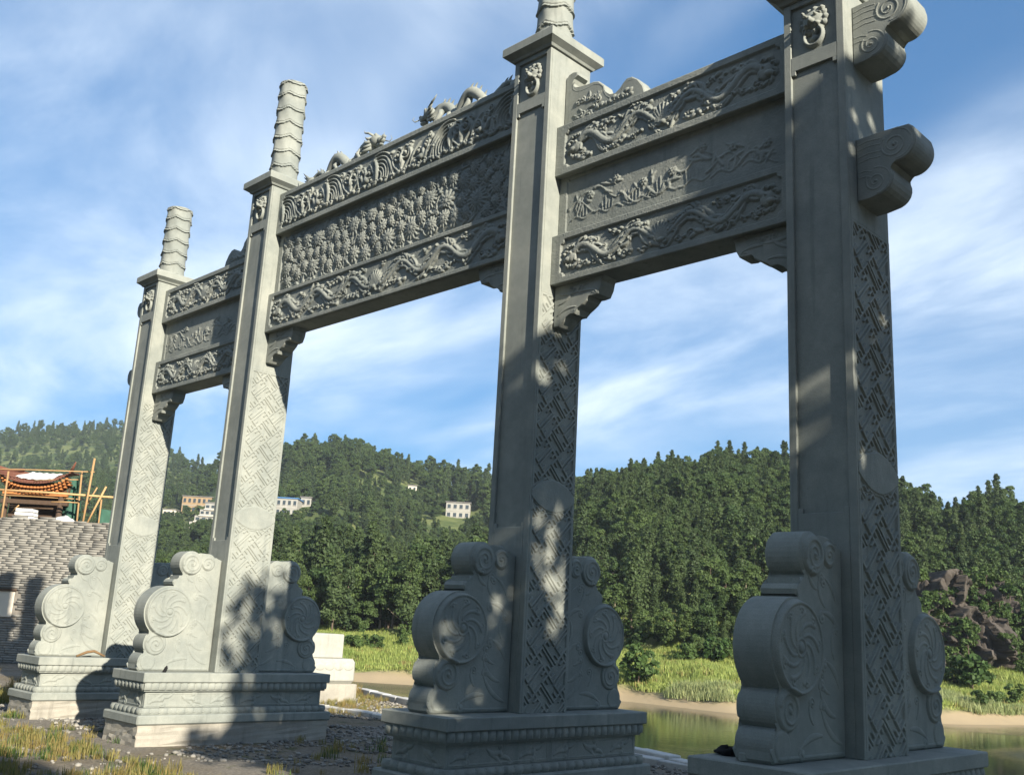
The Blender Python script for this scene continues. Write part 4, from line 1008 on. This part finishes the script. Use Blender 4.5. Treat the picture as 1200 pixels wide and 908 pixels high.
while z < WH:
    x = WX0 + (0 if row % 2 else -.14) + g.uniform(-.05, .05)
    while x < WX1:
        l = g.choice([.44, .50, .36, .22, .56]); x1 = x+l-.012; top = WH+.06*math.sin(x*1.7)+.05*math.sin(x*5.1)
        if z+ch < top and not (x1 > WINX0 and x < WINX1 and z+ch > WINZ0 and z < WINZ1):
            y0 = -.012+g.normal(0, .004); hh = ch-.014; zz = z+g.normal(0, .001); o = len(V)*1
            V += [(x, y0, zz), (x1, y0+g.normal(0, .005), zz), (x1, .06, zz), (x, .06, zz), (x, y0, zz+hh), (x1, y0, zz+hh), (x1, .06, zz+hh), (x, .06, zz+hh)]
            Fq.append(cubeF+o); c = np.clip(g.normal(.5, .09)+.16*math.sin(row*2.7)*math.sin(row*.9+x*.3)+.10*math.sin(z*2+x*.4), 0, 1); cols += [(c, c, c, 1)]*8
        x += l
    z += ch; row += 1
m, t, b = new_mat('weathered_grey_brick'); at_ = t.nodes.new('ShaderNodeAttribute'); at_.attribute_name = 'tone'; P = geo_pos(t)
c = mixrgb(t, at_.outputs['Fac'], (.11, .104, .092), (.29, .28, .25)); c = mixrgb(t, mth('MULTIPLY', ramp01(noise(t, P, .5, 5, .6), .45, .7, t), .5, t), c, (.19, .18, .16))
c = mixrgb(t, mth('MULTIPLY', ramp01(noise(t, P, 3, 5, .7), .55, .75, t), .6, t), c, (.33, .32, .295))
t.links.new(c, b.inputs['Base Color']); b.inputs['Roughness'].default_value = .95; bump(t, b, noise(t, P, 30, 4), .4, .01)
bo = mobj('brick_courses', np.array(V), np.concatenate(Fq), m, wall); tag(bo, kind='stuff')
ca = bo.data.color_attributes.new('tone', 'FLOAT_COLOR', 'POINT'); ca.data.foreach_set('color', np.array(cols, np.float32).ravel())
wn = box('blocked_window', WINX0, WINX1-.02, .0, .09, WINZ0, WINZ1-.07, M['plaster'], wall, .01); tag(wn, 'pale bricked up window panel')
box('lintel', WINX0-.05, WINX1+.03, -.06, .08, WINZ1-.068, WINZ1+.01, M['darkwood'], wall, .01)

TF = 47.; TO = at(50, 575, TF); pav = empty('temple_pavilion', (TO[0], TO[1], TO[2]-3.5), ang); zo = 3.5
tag(pav, 'unfinished temple pavilion with orange brackets and white sheet over its curved roof', 'pavilion')
def roof_pt(u, v): return (1.78*u*(1-.18*v), -1.3+v*1.7, zo+.22+.62*abs(u)**2.6*(1-.85*v)+.62*v-.05)
nu, nv = 33, 10; V = [roof_pt(-1+2*i/(nu-1), j/(nv-1)) for j in range(nv) for i in range(nu)]; F = [(j*nu+i, j*nu+i+1, (j+1)*nu+i+1, (j+1)*nu+i) for j in range(nv-1) for i in range(nu-1)]
V2 = [(x, y, z-.13) for x, y, z in V]; o = len(V); F += [(a+o, d+o, c_+o, b_+o) for a, b_, c_, d in F]; F += [(i, i+o, i+1+o, i+1) for i in range(nu-1)]
rf = mobj('roof', V, F, M['tile'], pav)
V, F = join([sweep([np.array(roof_pt(-.96+1.92*i/27, v))+np.array([0, 0, .03]) for v in np.linspace(0, 1, 6)], .045, 6) for i in range(28)]); mobj('tile_ribs', V, F, M['tile'], rf)
nu2 = 18; V = [np.array(roof_pt(-.55+1.0*i/(nu2-1), .22+.78*j/7))+np.array([0, 0, .10+.02*math.sin(i*1.7+j)]) for j in range(8) for i in range(nu2)]
mobj('white_sheet', V, [(j*nu2+i, j*nu2+i+1, (j+1)*nu2+i+1, (j+1)*nu2+i) for j in range(7) for i in range(nu2-1)], M['tarp'], pav, True)
for s in (-1, 1):
    V, F = sweep([(s*1.15, .2, zo+.95), (s*1.45, -.6, zo+.80), (s*1.72, -1.15, zo+.88), (s*2.0, -1.5, zo+1.22)], [.09, .09, .08, .03], 8); mobj('hip_ridge', V, F, M['tile'], pav, True)
for tier in range(3):
    nb_ = 21-tier
    for i in range(nb_):
        u = -.9+1.8*i/(nb_-1); x, y, z = roof_pt(u, 0); z = z-.16-tier*.11; bx_ = box('bracket_block', x*.97-.05, x*.97+.05, y+.1+tier*.16, y+.45+tier*.16, z-.045, z+.045, M['orange'], pav, .01)
box('bracket_beam', -1.5, 1.5, -.75, -.6, zo-.30, zo-.10, M['orange'], pav, .01); box('soffit', -1.5, 1.5, -.58, -.40, zo-.3, zo+.30, M['darkwood'], pav, .01)
box('tie_beam', -1.55, 1.55, -.70, -.5, zo-.72, zo-.52, M['darkwood'], pav, .01)
for x in (-1.35, 1.2):
    V, F = sweep([(x, -.6, -4.), (x, -.6, zo-.3)], .13, 10); mobj('post', V, F, M['darkwood'], pav, True)
box('back_wall', -1.5, 1.5, .1, .2, -4., zo+.42, M['darkwood'], pav, 0)
so_ = at(32, 596, 44.); stk = empty('stacked_white_slabs', (so_[0], so_[1], so_[2]-.35), ang); tag(stk, 'short stack of white slabs standing on the top of the brick wall', 'slabs')
for k in range(4): box('slab', -.42+.02*k, .42-.02*k, -.3, .3, k*.165-.3, k*.165-.3+.135, M['tarp'], stk, .01)
for k in range(1): box('support', -.35, .35, -.25, .25, -4.2, -.302, M['white'], stk, .01)
sc0 = at(60, 606, 45.); scf = empty('bamboo_scaffold', (sc0[0], sc0[1], sc0[2]), 0); tag(scf, 'bamboo pole scaffold tied around the unfinished temple pavilion', 'scaffold')
for (u0, v0, u1, v1, F0, r) in ((-30, 572, 138, 583, 45, .055), (-30, 549, 111, 553, 45.2, .028), (111, 537, 92, 640, 44.8, .05), (96, 553, 87, 640, 45.6, .045), (124.5, 570, 96, 625, 45, .045), (119, 585, 112, 640, 45.3, .04),
                                (114, 571, 97, 600, 45.5, .035), (10, 552, -3, 640, 44.9, .045), (-20, 579, 95, 585, 46.2, .035), (60, 588, 92, 589, 45.4, .03), (40, 563, 95, 562, 45.7, .03), (22, 592, 14, 600, 45.1, .03)):
    a, b_ = at(u0, v0, F0), at(u1, v1, F0+.25); V, F = sweep([Vector(a)-scf.location, (Vector(a)+Vector(b_))/2-scf.location+Vector((0, 0, .02)), Vector(b_)-scf.location], [r, r*.95, r*.85], 7); mobj('pole', V, F, M['bamboo'], scf, True)
def net(px0, px1, py0, py1, F0, seed, label):
    q = np.random.default_rng(seed); nu, nv = 9, 7; V = []; o = at((px0+px1)/2, py1, F0)
    for j in range(nv):
        for i in range(nu): p = at(px0+(px1-px0)*i/(nu-1), py0+(py1-py0)*j/(nv-1), F0); V.append(p+FH*(.18*math.sin(i*1.3+seed)+.06*q.normal())-o)
    me = mobj('green_netting', V, [(j*nu+i, j*nu+i+1, (j+1)*nu+i+1, (j+1)*nu+i) for j in range(nv-1) for i in range(nu-1)], M['net'], None, True, o); tag(me, label, 'netting'); 
net(72, 96, 560, 625, 46.6, 1, 'green safety netting hung behind the bamboo poles by the pavilion roof'); net(112, 140, 597, 625, 45.9, 2, 'green netting heaped over the brick wall beside the far pillar')
ts = at(75, 612, 44.5); V, F = blob((0, 0, 0), (.75, .4, .32), 3, 14, 8, .2); tag(mobj('white_tarpaulin', V, F, M['tarp'], None, True, (ts[0], ts[1], ts[2]-.05)), 'crumpled white tarpaulin lying on top of the brick wall', 'tarpaulin')

# ------------------------------------------------------------------ terrace: pale pedestal, kerbs, loose things
ped = empty('stone_pedestal', (-18.6, 6.7, GZ)); tag(ped, 'pale sunlit stepped stone block standing behind the second pillar base', 'pedestal')
box('upper_block', -.55, .75, -1.6, .62, 1.10, 1.72, M['pale'], ped, .03); lb_ = box('lower_block', -.75, .85, -1.9, 1.02, .47, 1.099, M['pale'], ped, .09); box('plinth', -.8, .88, -1.95, 1.06, -.2, .469, M['footing'], ped, .02)
c = Carve(2.7, .2, .012)
for k in range(9): c.dome(.15+k*.3, .08, .15, .10, h=.03)
c.h -= .003; c.mesh('petal_carving', M['pale'], lambda x, z, h: np.stack([.85+h, -1.8+x, .82+z], 1), lb_, 0, keep=-.002)
def kerb(p0, p1, name, label, h=.14, w=.28):
    p0 = np.array(p0); p1 = np.array(p1); l = np.linalg.norm(p1-p0); n = int(l/.95); d = (p1-p0)/l; r = empty(name, (p0[0], p0[1], -1.1), math.atan2(d[1], d[0])); tag(r, label, 'kerb'); q = np.random.default_rng(int(l*10))
    me = None
    for k in range(n):
        o = box('kerb_stone', .01, l/n-.012, -w/2, w/2, -.4, h, M['kerb'], r, .015) if me is None else copy_o(src, r)
        if me is None: me = o.data; src = o
        o.location = (k*l/n, q.normal(0, .012), q.normal(0, .012)); o.rotation_euler = (0, 0, q.normal(0, .006))
kerb((-4.2, 5.12), (-26, 11.6), 'river_kerb', 'pale concrete kerb along the river edge of the terrace'); kerb((-5.2, 5.45), (-17.2, 5.75), 'inner_kerb', 'pale concrete kerb running parallel behind the gateway', .08, .3)
# pebbles, dry and green grass on the terrace
g = np.random.default_rng(31)
PB = {}
for k in range(3): V, F = blob((0, 0, .012), (.05, .038, .026), k, 7, 5, .3); PB[k] = mesh_data('pebble', V, F, M['pebble'])
def terr_pts(n, x0, x1, y0, y1):
    P = np.stack([g.uniform(x0, x1, n), g.uniform(y0, y1, n), np.zeros(n)], 1); q = P-C0; P[:, 2] = terrain(q@FH, q@RH)[0]; s = (P[:, :2]-KP)@KN; return P[s < -.1]
P = terr_pts(26000, -24, 1, -4.5, 9); cl_ = vnoise(P[:, 0], P[:, 1], 1.1, 71); P = P[(cl_ > -.12) & ~((P[:, 1] < -1.2) & (P[:, 0] < -7.5) & (g.random(len(P)) < .8))]
scatter('gravel', P, g.uniform(.25, 1.0, len(P))**1.9+.12, g.uniform(0, 6.28, len(P)), g.integers(0, 3, len(P)), PB, 'loose grey gravel strewn around the pillar bases')
TG = {0: tuft_ob(M['drygrass'], 22, .16, .012, 5, .06), 1: tuft_ob(M['shrub'], 20, .14, .014, 6, .07), 2: tuft_ob(M['drygrass'], 26, .34, .014, 7, .08)}
P = terr_pts(24000, -30, 0, -9, 10.5); cl_ = vnoise(P[:, 0], P[:, 1], 1.6, 72)+.5*vnoise(P[:, 0], P[:, 1], .7, 73)
front = P[:, 1] < -2.0; k = ((cl_ > .14) & ((P[:, 0] < -13.5) | (P[:, 1] > 5.9) | (g.random(len(P)) < .12))) | (front & (cl_ > -.30)) | ((P[:, 1] > 5.9) & (cl_ > -.3)); P = P[k]
kk = np.where(P[:, 1] > 5.0, np.where(g.random(len(P)) < .6, 2, 0), np.where(g.random(len(P)) < .75, 0, 1)); kk = np.where(P[:, 0] < -18, np.where(g.random(len(P)) < .7, 2, kk), kk)
scatter('terrace_grass', P, g.uniform(.4, 1.05, len(P))*np.where((P[:, 1] > 4) & (P[:, 0] > -20), .45, 1.), g.uniform(0, 6.28, len(P)), kk, TG, 'patches of dry and green grass on the gravel terrace')
bl_ = box('loose_stone_block', -.17, .17, -.09, .09, 0, .07, ST, None, .008, (-.42, -1.13, .001)); bl_.rotation_euler = (0, 0, .75); tag(bl_, 'small rectangular stone block lying on the nearest pedestal slab', 'stone block')
V, F = blob((0, 0, .03), (.12, .08, .04), 8, 14, 8, .5); tag(mobj('black_rag', V, F, M['cloth'], None, True, (-.78, -1.02, 0)), 'crumpled black rag on the slab edge beside a drum stone', 'rag')
V, F = sweep([(-.25, 0, .02), (-.05, .03, .10), (.08, .02, .12), (.28, -.02, .03)], [.022, .028, .026, .018], 7); tag(mobj('bent_stick', V, F, M['stick'], None, True, (X1+.12, -.35, .0)), 'bent brown stick lying on the far pedestal slab', 'stick').rotation_euler = (0, 0, 1.5)
V, F = sweep([(0, 0, .0), (.0, .03, .07), (.03, .02, .10)], [.03, .025, .01], 6); tag(mobj('pebble_on_slab', V, F, M['cloth'], None, True, (X2+.10, -.95, .0)), 'small dark lump of stone sitting on the second pedestal slab', 'stone')

# ------------------------------------------------------------------ trees that shade the near end, plus unseen ones added to block skylight
SHT = []
for j in range(3):
    V, F = broad_crown((13.2, 13.6, 14.2)[j], (3.7, 3.4, 3.8)[j], 6800, .32, 90+j, (.16, .2, .14)[j], 46, .25); tv, tf = trunk_mesh(10.5, .24, 95+j, 8, .25, .3)
    SHT.append((mesh_data('crown', V, F, M['shade']), mesh_data('trunk', tv, tf, M['bark'], True)))
for sd_, nl_ in ((90, 6300), (92, 3600)):
    jj_ = sd_-90; V, F = broad_crown((13.2, 13.6, 14.2)[jj_], (3.7, 3.4, 3.8)[jj_], nl_, .32, sd_, (.16, .2, .14)[jj_], 46, .25); SHT.append((mesh_data('crown', V, F, M['shade']), SHT[jj_][1]))
for j, (x, y, z, k, s, label) in enumerate((
        (11.5, -2.1, -1.12, 3, 1.03, 'tall leafy roadside tree shading the near pillar of the gateway'),
        (14.5, -6.8, -1.12, 1, .70, 'leafy roadside tree standing behind the one that shades the near pillar'),
        (15.0, .6, -2.6, 4, 1.06, 'leafy tree on the bank slope beyond the near pillar'))+ tuple(
        (x, y, -1.12 if y < 0 else -4.2, q % 3, sc_, 'leafy tree of the unseen row added to keep skylight off the gateway' if y < 0 else 'unseen leafy tree added on the near river bank to block skylight') for q, (x, y, sc_) in enumerate((
        (17, -12, 1.15), (12.5, -16, 1.2), (7, -18, 1.25), (1, -19, 1.2), (-5, -19.5, 1.3), (-11.5, -20, 1.2), (-18, -19.5, 1.3), (23, -13, 1.1), (20, -2, 1.1), (14, 5.5, 1.25), (18, 9, 1.3), (-25, -19, 1.3), (-4, -25, 1.5), (6, -25, 1.5), (14, -23, 1.4))))):  # out-of-view trees added to darken the ambient light on the shaded stone
    r = empty('unseen_shade_tree', (x, y, z), j*1.9); r.scale = (s, s, s); tag(r, label, 'tree', None if j < 3 else ('unseen tree row added to block skylight' if y < 0 else 'unseen bank trees added to block skylight'))
    link(bpy.data.objects.new('crown', SHT[k][0]), r); link(bpy.data.objects.new('trunk', SHT[k][1]), r)

# ------------------------------------------------------------------ thin haze in the air
hz0, hz1 = fr(-60, 0), fr(2100, 0); bm = bmesh.new(); add_box(bm, -2500, 2500, -120, 2300, -9.5, 215); m = bpy.data.materials.new('air_haze'); m.use_nodes = True; t = m.node_tree
for n_ in list(t.nodes):
    if n_.type != 'OUTPUT_MATERIAL': t.nodes.remove(n_)
pv = t.nodes.new('ShaderNodeVolumePrincipled'); pv.inputs['Color'].default_value = (.86, .92, 1.0, 1); pv.inputs['Density'].default_value = .00020; pv.inputs['Anisotropy'].default_value = .25
t.links.new(pv.outputs[0], t.nodes['Material Output'].inputs['Volume'])
hz = bm_obj('haze', bm, m, None, loc=(C0[0], C0[1], 0)); hz.rotation_euler = (0, 0, math.atan2(RH[1], RH[0])); tag(hz, 'thin blue daylight haze filling the air', None, None, 'stuff')

for me in bpy.data.meshes: me.validate()
bpy.context.view_layer.update()
